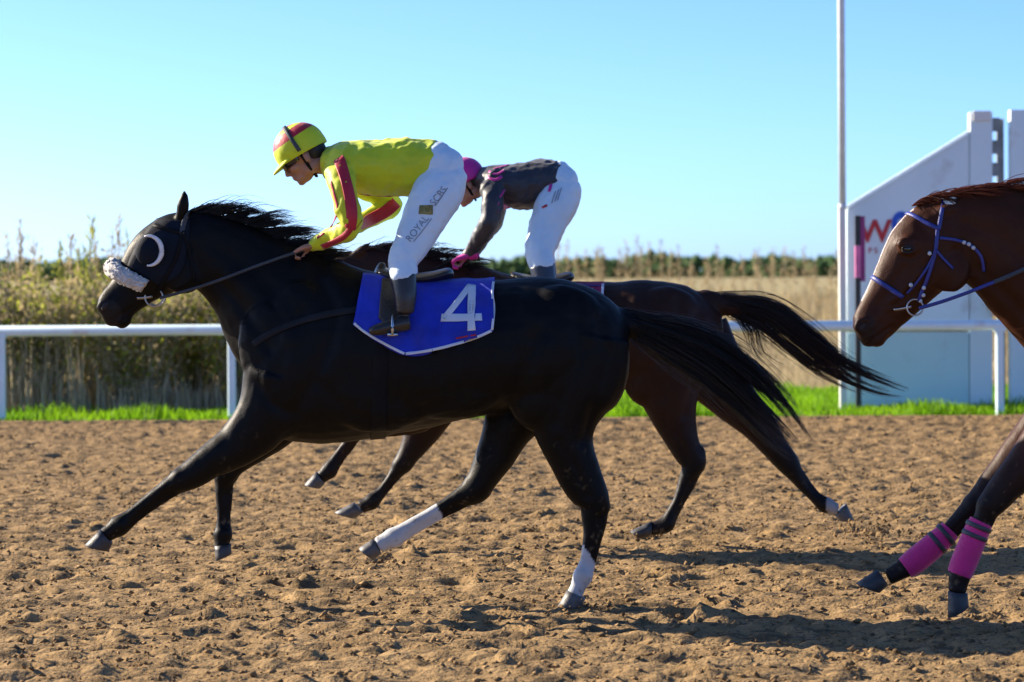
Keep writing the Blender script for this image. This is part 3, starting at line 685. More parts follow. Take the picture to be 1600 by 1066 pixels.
BLACK = np.array((.0030, .0029, .0032)); SOCK = np.array((.44, .45, .46))
def dusty(c, co, py):
    """sand flung up on the lower legs and belly"""
    a = np.array([noise.noise(Vector(p) * 55) + .5 * noise.noise(Vector(p) * 17) for p in co]); k = np.clip((py - 640) / 200, 0, 1)
    m_ = (np.clip((a - (.62 - .25 * k)) * 3.5, 0, 1) * k * .55)[:, None]; return c * (1 - m_) + np.array((.16, .115, .065)) * m_
# ---- leading black horse
h1 = Horse('black horse with white hind socks and number four cloth, nearest the camera and leading', 12.5, (600, 900)); sh = h1.sh
sh.torso(TORSO); muscles(sh)
sh.limb([(520, 530, 120, 0, 70), (480, 515, 120, 0, 66), (430, 470, 102, 0, 54), (388, 432, 80, 0, 42), (342, 402, 64, 0, 34), (305, 385, 58, 0, 32), (285, 380, 46, 0, 28)])
h1.head([(305, 372, 46, 0, 30), (276, 388, 56, 0, 36), (248, 410, 55, 0, 35), (223, 434, 44, 0, 27), (201, 458, 34, 0, 19.5), (182, 477, 30, 0, 19), (169, 488, 26, 0, 18), (160, 493, 16, 0, 12)],
        (234, 388), (164, 479), (194, 502), (284, 424, 34, 40), ((284, 334), (289, 297)))
N, Fr = -.125, .125
h1.leg([(460, 590, 60, Fr, 40), (434, 655, 44, Fr, 32), (397, 698, 27, Fr, 24), (366, 726, 19, Fr, 19), (353, 744, 18.5, Fr, 19), (350, 764, 16.5, Fr, 17), (350, 790, 13.5, Fr, 13), (349, 815, 13, Fr, 12), (348, 834, 16, Fr, 14), (347, 848, 12.5, Fr, 13), (347, 860, 13, Fr, 14)], 4)
h1.leg([(440, 590, 62, N, 40), (418, 645, 50, N, 34), (378, 690, 37, N, 28), (330, 721, 27, N, 23), (285, 749, 21, N, 20), (262, 764, 18, N, 19), (232, 787, 14.5, N, 13), (207, 807, 14, N, 13), (189, 820, 16.5, N, 14), (174, 831, 13, N, 13), (164, 838, 13.5, N, 14)], 4)
N, Fr = -.115, .115
h1.leg([(905, 520, 82, N, 50), (893, 590, 86, N, 50), (882, 640, 66, N, 42), (886, 690, 42, N, 33), (904, 740, 34, N, 26), (926, 783, 27, N, 22), (929, 805, 24, N, 20), (927, 832, 18, N, 16), (922, 858, 15, N, 14), (917, 880, 14.5, N, 13), (911, 898, 17, N, 15), (903, 917, 13.5, N, 13), (898, 930, 14.5, N, 14)], 5, hind=True)
sh.lump(944, 788, N, (10, 12, 17), 8)
h1.leg([(860, 560, 80, Fr, 46), (828, 615, 70, Fr, 42), (798, 662, 44, Fr, 34), (775, 710, 32, Fr, 27), (755, 748, 25, Fr, 22), (738, 768, 23, Fr, 20), (712, 784, 18, Fr, 16), (680, 803, 15, Fr, 14), (640, 826, 14, Fr, 13), (617, 839, 16, Fr, 15), (602, 847, 13.5, Fr, 13), (591, 853, 14, Fr, 14)], 5, hind=True)
sh.limb([(915, 505, 12, 0, 14), (945, 500, 24, 0, 22), (982, 508, 20, 0, 19), (1015, 521, 13, 0, 13), (1050, 535, 8, 0, 8)])
def tint1(px, py, lat, co):
    c = np.tile(BLACK, (len(px), 1)); n3 = np.array([noise.noise(Vector(p) * 40) for p in co]) * 3
    m1 = (lat < 0) & (px > 860) & (px < 960) & (py > 842 + (px - 905) * 1.5 + n3)
    m2 = (lat > 0) & (px < 688 + n3 + (py - 800) * .4) & (px > 540) & (py > 760)
    c[m1 | m2] = SOCK
    c = dusty(c, co, py)
    mz = np.clip((np.hypot((px - 168) / 1.0, py - 490) < 22) * .6, 0, 1)[:, None]; c = c * (1 - mz) + np.array((.022, .019, .019)) * mz
    return c
h1.finish(tint1, lines=BODYLINES + [([(256, 424), (222, 450)], 3.5, .005), ([(300, 400), (300, 430), (278, 452)], 4, .006), ([(176, 500), (192, 490), (212, 478)], 2.2, -.006), ([(150, 480), (158, 470), (170, 472), (172, 484)], 2.2, .004)])
hoof(h1.root, 12.5, (335, 853), (361, 850), (337, 877), (362, 866), .125, M['hoof'])
hoof(h1.root, 12.5, (158, 826), (176, 849), (132, 852), (170, 862), -.125, M['hoof'])
hoof(h1.root, 12.5, (886, 922), (915, 935), (871, 948), (908, 951), -.115, M['hoofpale'])
hoof(h1.root, 12.5, (583, 842), (596, 865), (560, 857), (584, 875), .115, M['hoofpale'])
tail_hair('tail', h1.root, 12.5, [(962, 490), (1010, 514), (1062, 536), (1122, 568), (1176, 614), (1220, 662), (1256, 704)], [8, 20, 31, 38, 40, 36, 26], 2300, M['hairblack'], .0019, seed=11)
mane_hair('mane', h1.root, 12.5, None, [(296, 326), (330, 332), (370, 342), (410, 357), (450, 382), (500, 408)], 1500, M['hairblack'], 62, .75, .0016, seed=3)
mane_hair('forelock', h1.root, 12.5, None, [(262, 346), (276, 338), (290, 330)], 130, M['hairblack'], 34, .9, .0015, seed=4)

# ---- dark bay horse behind
h2 = Horse('dark bay horse mostly hidden behind the leading black horse', 15.3, (850, 850)); sh = h2.sh; K = .825
def m2f(x, y):
    X = 1130 - (985 - x) * K; Yp = 437 + (y - 433) * K
    return X, Yp + (np.clip((745 - X) / 190, 0, 1) * 38)
def m2s(st): return [m2f(a[0], a[1]) + (a[2] * K, a[3], a[4] * K) for a in st]
sh.torso([(m2f(a[0], a[1])[0], m2f(a[0], a[1])[1] - 0, 437 + (a[2] - 433) * K, a[3] * .98) for a in TORSO]); muscles(sh, m2f, K)
sh.limb(m2s([(520, 530, 120, 0, 70), (480, 515, 120, 0, 66), (430, 470, 102, 0, 54), (388, 432, 80, 0, 42), (342, 402, 64, 0, 34), (305, 385, 58, 0, 32), (285, 380, 46, 0, 28)]))
e2 = m2f(234, 388); n2_ = m2f(160, 476); l2 = m2f(194, 502); c2_ = m2f(284, 424)
h2.head(m2s([(305, 372, 46, 0, 30), (276, 388, 56, 0, 36), (248, 410, 55, 0, 35), (223, 434, 44, 0, 27), (201, 458, 34, 0, 19.5), (182, 477, 30, 0, 19), (169, 488, 26, 0, 18), (160, 493, 16, 0, 12)]), e2, n2_, l2, (*c2_, 34 * K, 40), (m2f(290, 340), m2f(318, 322)))
A_, B_ = -.12, .12
h2.leg([(672, 590, 50, A_, 33), (655, 640, 36, A_, 26), (612, 658, 25, A_, 20), (572, 666, 17, A_, 16), (556, 676, 15, A_, 15), (545, 694, 11.5, A_, 11), (527, 718, 10.5, A_, 10), (515, 734, 13, A_, 12), (506, 743, 10.5, A_, 11), (501, 747, 11, A_, 11)], 4)
h2.leg([(700, 590, 50, B_, 33), (676, 640, 38, B_, 27), (657, 680, 27, B_, 21), (638, 711, 17, B_, 16), (628, 727, 15.5, B_, 15), (614, 746, 11.5, B_, 11), (597, 768, 10.5, B_, 10), (583, 782, 13, B_, 12), (571, 789, 10.5, B_, 11), (563, 793, 11, B_, 11)], 4)
h2.leg([(1055, 520, 68, A_, 42), (1040, 575, 60, A_, 40), (1046, 620, 47, A_, 33), (1056, 660, 33, A_, 27), (1072, 700, 24, A_, 21), (1083, 724, 21, A_, 18), (1076, 748, 17, A_, 15), (1064, 777, 12.5, A_, 12), (1052, 800, 11.5, A_, 11), (1042, 819, 13.5, A_, 12), (1026, 825, 11, A_, 11), (1017, 827, 11.5, A_, 11)], 5, hind=True)
h2.leg([(1080, 530, 66, B_, 40), (1110, 575, 56, B_, 36), (1145, 622, 39, B_, 30), (1182, 662, 28, B_, 23), (1214, 702, 21, B_, 18), (1233, 727, 18, B_, 16), (1253, 753, 13.5, B_, 13), (1273, 775, 11.5, B_, 11), (1288, 788, 13.5, B_, 12), (1302, 794, 10.5, B_, 11), (1310, 796, 11, B_, 11)], 5, hind=True)
sh.limb([(1075, 480, 10, 0, 12), (1100, 472, 20, 0, 18), (1128, 477, 16, 0, 15), (1160, 485, 10, 0, 10), (1190, 497, 6, 0, 6)])
def tint2(px, py, lat, co):
    c = np.tile(np.array((.030, .0125, .0080)), (len(px), 1)); t = np.clip((py - 640) / 90, 0, 1)[:, None]; c = c * (1 - t) + np.array((.010, .008, .008)) * t
    c[(px > 1292) & (py > 770)] = SOCK * .7; return dusty(c, co, py)
h2.finish(tint2, voxel=.0105, lines=[([m2f(*q) for q in p], w_ * K, a) for p, w_, a in BODYLINES])
hoof(h2.root, 15.3, (494, 737), (508, 755), (475, 758), (500, 764), A_, M['hoofpale'])
hoof(h2.root, 15.3, (553, 785), (567, 801), (522, 801), (554, 811), B_, M['hoofpale'])
hoof(h2.root, 15.3, (1018, 815), (1018, 838), (984, 830), (1000, 842), A_, M['hoof'])
hoof(h2.root, 15.3, (1322, 786), (1304, 806), (1334, 812), (1312, 815), B_, M['hoofpale'])
tail_hair('tail', h2.root, 15.3, [(1104, 466), (1150, 478), (1200, 494), (1250, 530), (1300, 568), (1360, 600), (1422, 618)], [6, 16, 24, 26, 23, 18, 9], 1500, M['hairdark'], .0020, seed=21)
tail_hair('tail_wisps', h2.root, 15.3, [(1150, 476), (1185, 510), (1200, 545), (1240, 570)], [12, 26, 30, 26], 90, M['hairdark'], .0020, seed=22)
mane_hair('mane', h2.root, 15.3, None, [m2f(*q) for q in ((296, 326), (330, 332), (370, 342), (410, 357), (450, 382), (500, 408))], 900, M['hairdark'], 48, .6, .0018, seed=23)

# ---- chestnut horse entering at the right
h3 = Horse('brown horse with blue bridle and pink leg wraps, cut by the right edge', 11.7, (1800, 960)); sh = h3.sh; K3 = 1.07
def m3f(x, y): return 1622 + (x - 388) * K3, 388 + (y - 404) * K3
sh.torso([(*m3f(a[0], a[1]), m3f(a[0], a[2])[1], a[3]) for a in TORSO]); muscles(sh, m3f, K3)
sh.limb([(1790, 520, 130, 0, 76), (1735, 490, 134, 0, 72), (1670, 440, 124, 0, 62), (1610, 403, 108, 0, 52), (1560, 378, 90, 0, 43), (1515, 364, 74, 0, 38), (1485, 358, 56, 0, 32)])
h3.head([(1495, 352, 52, 0, 33), (1462, 376, 64, 0, 39), (1434, 412, 60, 0, 37), (1405, 452, 48, 0, 29), (1382, 484, 38.5, 0, 22), (1364, 506, 34, 0, 21), (1350, 519, 29, 0, 20), (1340, 525, 18, 0, 13)],
        (1418, 390), (1348, 510), (1373, 530), (1478, 418, 37, 52), ((1466, 334), (1502, 320)))
N, Fr = -.125, .125
h3.leg([(1710, 590, 66, Fr, 44), (1648, 655, 47, Fr, 35), (1597, 712, 36, Fr, 28), (1553, 758, 26, Fr, 23), (1524, 790, 21, Fr, 20), (1508, 806, 19, Fr, 19), (1478, 836, 15, Fr, 14), (1444, 866, 14, Fr, 13), (1418, 884, 17, Fr, 15), (1398, 896, 14, Fr, 14), (1386, 902, 14.5, Fr, 15)], 4)
h3.leg([(1720, 590, 66, N, 44), (1665, 658, 48, N, 36), (1614, 714, 36, N, 28), (1574, 758, 26, N, 23), (1548, 790, 21, N, 20), (1539, 810, 19, N, 19), (1525, 838, 15.5, N, 14), (1510, 870, 14.5, N, 13), (1500, 898, 17, N, 15), (1497, 916, 14, N, 14), (1496, 925, 14.5, N, 15)], 4)
for st, lt in (([(905, 520, 82), (893, 590, 86), (882, 640, 66), (886, 690, 42), (904, 740, 34), (926, 783, 27), (929, 805, 24), (927, 832, 18), (922, 858, 15), (917, 880, 14.5), (911, 898, 17), (903, 917, 13.5), (898, 930, 14.5)], N), ([(860, 560, 80), (828, 615, 70), (798, 662, 44), (775, 710, 32), (755, 748, 25), (738, 768, 23), (712, 784, 18), (680, 803, 15), (640, 826, 14), (617, 839, 16), (602, 847, 13.5), (591, 853, 14)], Fr)):
    h3.leg([(*m3f(a[0], a[1]), a[2] * K3, lt, a[2] * K3 * (.62 if a[2] > 40 else .9)) for a in st], 5, hind=True)
def tint3(px, py, lat, co):
    c = np.tile(np.array((.044, .0135, .0052)), (len(px), 1)); t = np.clip((py - 690) / 90, 0, 1)[:, None]; c = c * (1 - t) + np.array((.014, .009, .008)) * t
    d = np.clip(1.6 - np.hypot(px - 1348, py - 522) / 24, 0, 1)[:, None]; c = c * (1 - d) + np.array((.020, .011, .009)) * d
    st = (abs(lat) < .016) & (px < 1428) & (py < 470) & (px > 1340)
    c[st] = np.array((.42, .36, .33)); return dusty(c, co, py)
h3.finish(tint3, voxel=.0085, lines=[([m3f(*q) for q in p], w_ * K3, a) for p, w_, a in BODYLINES if p[0][0] > 395] + [
    ([(1442, 424), (1418, 446), (1396, 470)], 3.4, .008), ([(1412, 420), (1388, 455), (1370, 480)], 5, -.007), ([(1462, 440), (1436, 462), (1410, 478), (1388, 484)], 2.8, .005), ([(1436, 462), (1424, 480), (1400, 492)], 2.4, .004),
    ([(1508, 388), (1510, 420), (1494, 452), (1462, 474)], 4, .009), ([(1494, 392), (1492, 420), (1478, 444)], 8, -.007), ([(1404, 382), (1416, 372), (1432, 378)], 4, .009), ([(1440, 352), (1450, 366)], 7, -.010), ([(1436, 396), (1424, 404), (1408, 400)], 3, -.005),
    ([(1352, 540), (1368, 528), (1392, 511)], 2.2, -.009), ([(1336, 514), (1342, 500), (1356, 500), (1361, 512)], 2.5, .007), ([(1348, 510), (1352, 508)], 4, -.010), ([(1376, 505), (1366, 520)], 3, -.004), ([(1398, 520), (1386, 534)], 4, -.006),
    ([(1530, 420), (1570, 460), (1600, 490)], 8, -.012), ([(1510, 350), (1560, 372), (1620, 420)], 9, -.007), ([(1500, 330), (1560, 330), (1620, 350)], 9, .005)])
hoof(h3.root, 11.7, (1370, 890), (1388, 915), (1336, 912), (1374, 927), Fr, M['hoof'])
hoof(h3.root, 11.7, (1481, 924), (1512, 927), (1481, 966), (1514, 948), N, M['hoof'])
for cf, cb, to, he, lt in (((886, 922), (915, 935), (871, 948), (908, 951), N), ((583, 842), (596, 865), (560, 857), (584, 875), Fr)):
    hoof(h3.root, 11.7, m3f(*cf), m3f(*cb), m3f(*to), m3f(*he), lt, M['hoof'])
mane_hair('mane', h3.root, 11.7, None, [(1462, 304), (1500, 297), (1545, 292), (1600, 292), (1660, 312), (1730, 350)], 1900, M['hairbrown'], 80, .55, .0016, seed=31, drop=.25)
mane_hair('forelock', h3.root, 11.7, None, [(1424, 318), (1440, 306), (1462, 300)], 260, M['hairbrown'], 50, .5, .0016, seed=32, drop=.3)
tail_hair('tail', h3.root, 11.7, [m3f(*q) for q in ((960, 478), (1010, 500), (1070, 520), (1130, 555), (1180, 605), (1220, 655), (1258, 700))], [10, 30, 44, 50, 46, 40, 28], 500, M['hairbrown'], .003, seed=33)


# ================================================================== TACK
def both(skin, name, m, root, pts, w_, **kw):
    for far in (False, True):
        mb = MB(); skin.strap(mb, pts, w_, far=far, **kw); mb.build(name, m, root)
def one(skin, name, m, root, pts, w_, **kw):
    mb = MB(); skin.strap(mb, pts, w_, **kw); return mb.build(name, m, root)
def ring3(name, m, root, c, nrm, r_, th, parent=None):
    nrm = Vector(nrm).normalized(); a = nrm.cross(Vector((0, 0, 1)));  a.normalize(); b = a.cross(nrm); mb = MB(); rs = []
    for i in range(28):
        t = 2 * math.pi * i / 28; d = a * math.cos(t) + b * math.sin(t)
        rs.append([c + d * (r_ + th * math.cos(q)) + nrm * (th * math.sin(q)) for q in np.linspace(0, 2 * math.pi, 9)[:-1]])
    mb.rings(rs + [rs[0]], closed=False); return mb.build(name, m, root)
def line(name, m, root, pts, Y, r_, n=6):
    A = catmull(pts, 8); mb = MB(); mb.tube([P(a[0], a[1], Y + a[2]) for a in A], r_, n); return mb.build(name, m, root)

# ---- leading horse
sk = h1.skin; Y1 = 12.5
br = empty('bridle', P(245, 440, Y1), 'dark bridle with fleece noseband on the leading black horse', 'bridle')
one(sk, 'browband', M['strapblack'], br, [(238, 352), (256, 358), (281, 364)], 7, over=True, off=.009)
one(sk, 'headpiece', M['strapgrey'], br, [(292, 328), (288, 345), (284, 366)], 8, over=True, off=.009)
both(sk, 'cheek_strap', M['strapblack'], br, [(284, 364), (276, 400), (260, 432), (246, 455)], 6, off=.009)
both(sk, 'throat_strap', M['strapblack'], br, [(286, 362), (298, 400), (303, 440)], 5, off=.009)
for far in (0, 1):
    p, n_ = sk.hit(240, 462); 
    if far: p, n_ = sk.mirror(p), sk.mirn(n_)
    ring3('bit_ring', M['bit'], br, p + n_ * .012, (0, 1, 0), .040, .0042)
one(sk, 'bit_bar', M['bit'], br, [(214, 466), (226, 465), (238, 463)], 4, over=False, off=.002)
H = sk.path([(174, 416), (189, 427), (207, 436), (227, 445)], 4); H = [(sk.mirror(p), sk.mirn(n_)) for p, n_ in H[::-1]] + H
A = [p + n_ * .022 for p, n_ in H]
mb = MB(); mb.tube(A, [.031 + .009 * math.sin(math.pi * i / (len(A) - 1)) for i in range(len(A))], 18)
o = mb.build('fleece_noseband', M['fleece'], br)
bm = bmesh.new(); bm.from_mesh(o.data); bmesh.ops.subdivide_edges(bm, edges=bm.edges, cuts=2, use_grid_fill=True)
for v in bm.verts: v.co += v.co.normalized() * 0 + Vector((noise.noise(v.co * 90), noise.noise(v.co * 90 + Vector((9, 0, 0))), noise.noise(v.co * 90 + Vector((0, 7, 0))))) * .009
bm.to_mesh(o.data); bm.free(); o.data.polygons.foreach_set('use_smooth', np.ones(len(o.data.polygons), bool))
line('rein', M['strapgrey'], br, [(250, 466, -.085), (300, 452, -.125), (345, 437, -.155), (395, 418, -.165), (440, 402, -.14), (484, 388, -.10)], Y1, .0075)
line('rein', M['strapgrey'], br, [(250, 466, .085), (300, 452, .125), (345, 437, .155), (395, 418, .165), (440, 402, .14), (500, 379, .10)], Y1, .0075)
# blinkers
bh = empty('blinker_hood', P(255, 395, Y1), 'dark navy blinker hood with white rimmed eye cup on the leading horse', 'blinkers')
for far in (False, True):
    mb = MB(); sk.sheet(mb, [(246, 343), (226, 366), (208, 396), (200, 415)], [(297, 345), (293, 392), (280, 430), (248, 446)], .0035, .003, far=far); mb.build('hood_cloth', M['navyhood'], bh)
for far in (0, 1):
    p, n_ = sk.hit(232, 392)
    if far: p, n_ = sk.mirror(p), sk.mirn(n_)
    sd = 1 if far else -1
    mb = MB(); rs = []
    for i in range(9):
        ph = R(8 + 82 * i / 8); rs.append([p + Vector((math.cos(t) * math.sin(ph) * .060, sd * (math.cos(ph) * .042 + .006), math.sin(t) * math.sin(ph) * .066)) for t in np.linspace(0, 2 * math.pi, 25)[:-1]])
    mb.rings(rs); mb.build('eye_cup', M['navyhood'], bh)
    mb = MB(); pts = []; rr = []
    for i in range(22):
        t = R(108 - 205 * i / 21); q = math.sin(math.pi * (i + .6) / 22.2); pts.append(p + Vector((math.cos(t) * .058 + .004, sd * .026, math.sin(t) * .066))); rr.append(.003 + .009 * q)
    mb.tube(pts, rr, 10); mb.build('cup_rim', M['whitecup'], bh)
# saddle cloth with number
sc = empty('saddle_cloth', P(665, 440, Y1), 'royal blue saddle cloth with pale number four and white edging', 'saddle cloth')
TOP = [(566, 431), (640, 437), (700, 440), (773, 439)]; BOT = [(553, 510), (632, 556), (700, 544), (770, 519)]
for far in (False, True):
    mb = MB(); sk.sheet(mb, TOP, BOT, .008, .004, nu=34, nv=18, far=far, ripple=.026); cl = mb.build('cloth', M['clothblue'], sc)
    if not far: near_cloth = cl
ck = Skin(Y1, h1.me, near_cloth.data)
one(ck, 'edging', M['clothwhite'], sc, [(553, 505), (570, 519), (600, 537), (632, 553)], 4, off=.002, th=.002)
one(ck, 'edging', M['clothwhite'], sc, [(634, 553), (665, 549), (700, 541), (735, 531), (768, 517)], 4.5, off=.002, th=.002)
one(ck, 'edging', M['clothwhite'], sc, [(771, 441), (769, 460), (772, 482), (769, 516)], 4, off=.002, th=.002)
for j, (pts, w_) in enumerate(((((734, 447), (715, 472), (693, 499)), 9.5), (((690, 497), (720, 497), (752, 496)), 13.5), (((737, 446), (737, 482), (737, 517)), 12.5))):
    one(ck, 'number_stroke', M['clothwhite'], sc, pts, w_, off=.0035 + .0008 * j, th=.0008, smooth=4)
one(ck, 'red_print', M['red'], sc, [(712, 529), (728, 526), (744, 523)], 2.5, off=.002, th=.001)
# saddle
sd_ = empty('saddle', P(635, 440, Y1), 'small black racing saddle under the rider in yellow', 'saddle')
S2 = Shape(Y1); S2.limb([(588, 425, 8, 0, 26), (605, 430, 10, 0, 44), (640, 437, 10, 0, 54), (675, 434, 10, 0, 56), (700, 427, 9, 0, 46), (708, 424, 5, 0, 26)]); S2.limb([(594, 432, 12, 0, 30), (596, 418, 8, 0, 16), (598, 410, 4, 0, 8)])
link('seat', S2.fuse('seat', .008, 5), M['saddle'], sd_)
for far in (False, True):
    mb = MB(); ck.sheet(mb, [(597, 438), (620, 437), (648, 438)], [(592, 498), (612, 512), (640, 500)], .006, .006, nu=12, nv=12, far=far); mb.build('flap', M['saddlebrown'], sd_)
one(sk, 'girth', M['strapblack'], sd_, [(590, 689), (592, 660), (594, 600), (597, 530)], 24, over=True, off=.006)
for d in (-1, 1):
    line('stirrup_leather', M['saddle'], sd_, [(628, 455, d * .30), (632, 480, d * .335), (622, 502, d * .355)], Y1, .008)
    c = P(614, 517, Y1 + d * .362); mb = MB(); rs = []
    pts = [c + Vector((0.0, math.cos(t) * .052, math.sin(t) * .055 + .012)) for t in np.linspace(-.5, math.pi + .5, 20)]
    mb.tube(pts, .006, 8); mb.box(c + Vector((0, 0, -.016)), (.022, .050, .006)); mb.build('stirrup_iron', M['bit'], sd_)
bg_ = empty('breast_girth', P(430, 520, Y1), 'grey webbing breast girth across the leading black horse', 'breast girth')
one(sk, 'chest_band', M['strapdark'], bg_, [(387, 548), (400, 535), (425, 520), (465, 504), (510, 492), (560, 484)], 11, over=True, off=.004, smooth=6)

# ---- horse behind
sk2 = h2.skin; Y2 = 15.3
br = empty('bridle', P(540, 430, Y2), 'black bridle on the dark bay horse hidden behind the leader', 'bridle')
one(sk2, 'browband', M['strapblack'], br, [m2f(238, 352), m2f(256, 358), m2f(281, 364)], 6, over=True)
both(sk2, 'cheek_strap', M['strapblack'], br, [m2f(284, 364), m2f(276, 400), m2f(260, 432), m2f(240, 458)], 5)
one(sk2, 'noseband', M['strapblack'], br, [m2f(192, 425), m2f(207, 440), m2f(228, 452)], 6, over=True)
for d in (-1, 1): line('rein', M['strapblack'], br, [(*m2f(246, 464), d * .085), (*m2f(320, 446), d * .13), (*m2f(395, 420), d * .165), (690, 415, d * .15), (722, 403, d * .10)], Y2, .007)
sc2 = empty('saddle_cloth', P(850, 445, Y2), 'maroon saddle cloth with pale edging on the dark bay horse', 'saddle cloth')
for far in (False, True):
    mb = MB(); sk2.sheet(mb, [(776, 441), (840, 442), (900, 443), (944, 443)], [(770, 505), (850, 540), (905, 520), (944, 480)], .006, .004, far=far, ripple=.008); c2 = mb.build('cloth', M['clothred'], sc2)
    if not far: nc2 = c2
ck2 = Skin(Y2, h2.me, nc2.data)
one(ck2, 'edging', M['clothwhite'], sc2, [(942, 444), (941, 460), (940, 479)], 4, off=.002, th=.002)
one(ck2, 'number_panel', M['clothwhite'], sc2, [(906, 452), (916, 453), (926, 454)], 9, off=.002, th=.002)
one(ck2, 'edging', M['strapblue'], sc2, [(896, 444), (915, 446), (938, 447)], 3, off=.002, th=.002)
sd2 = empty('saddle', P(830, 440, Y2), 'black racing saddle under the rider in dark silks', 'saddle')
S2 = Shape(Y2); S2.limb([(798, 430, 7, 0, 22), (812, 435, 8, 0, 36), (840, 440, 9, 0, 45), (870, 438, 9, 0, 47), (890, 432, 8, 0, 38), (896, 429, 4, 0, 22)])
link('seat', S2.fuse('seat', .009, 5), M['saddle'], sd2)
one(sk2, 'girth', M['strapblack'], sd2, [m2f(590, 688), m2f(592, 660), m2f(594, 600), m2f(597, 530)], 20, over=True, off=.006)
one(sk2, 'pommel_band', M['redpaint'], sd2, [(806, 414), (804, 421), (802, 430)], 9, off=.01, th=.01)
for d in (-1, 1):
    line('stirrup_leather', M['saddle'], sd2, [(845, 455, d * .31), (846, 475, d * .345), (838, 488, d * .365)], Y2, .008)

# ---- horse at the right
sk3 = h3.skin; Y3 = 11.7
br = empty('bridle', P(1430, 440, Y3), 'blue bridle with pale studs on the brown horse at the right', 'bridle')
bb = one(sk3, 'browband', M['strapblue'], br, [(1416, 332), (1436, 342), (1466, 358)], 6.5, over=True, off=.006)
one(sk3, 'headpiece', M['strapblue'], br, [(1478, 302), (1472, 330), (1466, 360)], 6.5, over=True, off=.006)
both(sk3, 'cheek_strap', M['strapblue'], br, [(1465, 358), (1461, 392), (1450, 430), (1434, 470)], 6, off=.006)
both(sk3, 'cheek_strap', M['strapblue'], br, [(1462, 388), (1450, 415), (1432, 440), (1416, 458)], 4, off=.006)
both(sk3, 'throat_strap', M['strapblue'], br, [(1468, 372), (1498, 376), (1520, 386), (1534, 402), (1538, 424)], 5, off=.006)
both(sk3, 'jaw_strap', M['strapblue'], br, [(1463, 392), (1474, 405), (1488, 420)], 4, off=.006)
one(sk3, 'noseband', M['strapblue'], br, [(1362, 432), (1380, 444), (1410, 464)], 7.5, over=True, off=.006)
for px, py in ((1507, 379), (1514, 382), (1521, 387), (1452, 396), (1422, 444), (1443, 449), (1441, 460), (1436, 468)):
    p, n_ = sk3.hit(px, py); mb = MB(); mb.ell(p + n_ * .009, AX, (.009, .006, .009), 10, 6); mb.build('stud', M['gem'], br)
for far in (0, 1):
    p, n_ = sk3.hit(1427, 478)
    if far: p, n_ = sk3.mirror(p), sk3.mirn(n_)
    ring3('bit_ring', M['bit'], br, p + n_ * .014, (0, 1, 0), .034, .0038)
one(sk3, 'bit_bar', M['bit'], br, [(1396, 484), (1410, 482), (1424, 479)], 4, off=.002)
for d in (-1, 1):
    line('rein', M['strapblue'], br, [(1436, 482, d * .095), (1470, 472, d * .115), (1510, 458, d * .135), (1556, 440, d * .15)], Y3, .0085)
    line('rein_grip', M['strapgrey'], br, [(1553, 441, d * .1499), (1580, 430, d * .158), (1620, 412, d * .165), (1680, 385, d * .15)], Y3, .0105)
for lab, pts, tp, lt in (('pink leg wrap on the forward stretched foreleg of the brown horse', [(1485, 828, 17), (1474, 839, 19), (1450, 860, 20.5), (1428, 878, 20.5), (1414, 888, 18)], ((1478, 836), (1464, 848)), Fr), ('pink leg wrap on the near, more upright foreleg of the brown horse', [(1533, 815, 18), (1527, 828, 19.5), (1514, 860, 20.5), (1505, 882, 20.5), (1499, 898, 19)], ((1529, 823), (1523, 837)), N)):
    r_ = empty('leg_wrap', P(pts[2][0], pts[2][1], Y3 + lt), lab, 'leg wrap', 'pink wraps on the right horse')
    q = Shape(Y3); q.limb([(a, b, c_, lt, c_ * .95) for a, b, c_ in pts], n=24, k=6); q.mb.build('wrap', M['wrap'], r_)
    dx_, dy_ = pts[3][0] - pts[1][0], pts[3][1] - pts[1][1]; l = math.hypot(dx_, dy_)
    for t in tp:
        q = Shape(Y3); q.limb([(t[0] - dx_ / l * 3.5, t[1] - dy_ / l * 3.5, 20.5, lt, 20), (t[0], t[1], 21.3, lt, 20.6), (t[0] + dx_ / l * 3.5, t[1] + dy_ / l * 3.5, 20.8, lt, 20.2)], n=24, k=2); q.mb.build('tape', M['tape'], r_)

# ================================================================== RIDERS
def fist(sh, c, d, k=1.0):
    """closed hand: palm, four bent fingers of unequal length, thumb from the side of the palm; d points from wrist to knuckles"""
    d = Vector(d).normalized(); side = Vector((0, 1, 0)); dn = d.cross(side).normalized()
    if dn.z > 0: dn = -dn
    sg = 1 if c.y < sh.Y else -1
    sh.mb.ell(c, (d, side, dn), (.044 * k, .040 * k, .017 * k), 14, 8)
    for i, L in enumerate((.95, 1.06, 1.0, .82)):
        b = c + side * ((i - 1.5) * .020 * k) + d * .034 * k
        sh.mb.tube([b - d * .02 * k, b, b + d * .026 * k * L + dn * .008 * k, b + d * .026 * k * L + dn * .034 * k * L, b + d * .004 * k + dn * .044 * k * L], [.010 * k, .0105 * k, .010 * k, .009 * k, .0075 * k], 8)
    b = c - d * .022 * k + side * (sg * .034 * k)
    sh.mb.tube([b, b + side * (sg * .014 * k) + d * .022 * k + dn * .012 * k, b + side * (sg * .004 * k) + d * .046 * k + dn * .028 * k, b - side * (sg * .014 * k) + d * .052 * k + dn * .038 * k], [.013 * k, .012 * k, .0105 * k, .008 * k], 8)

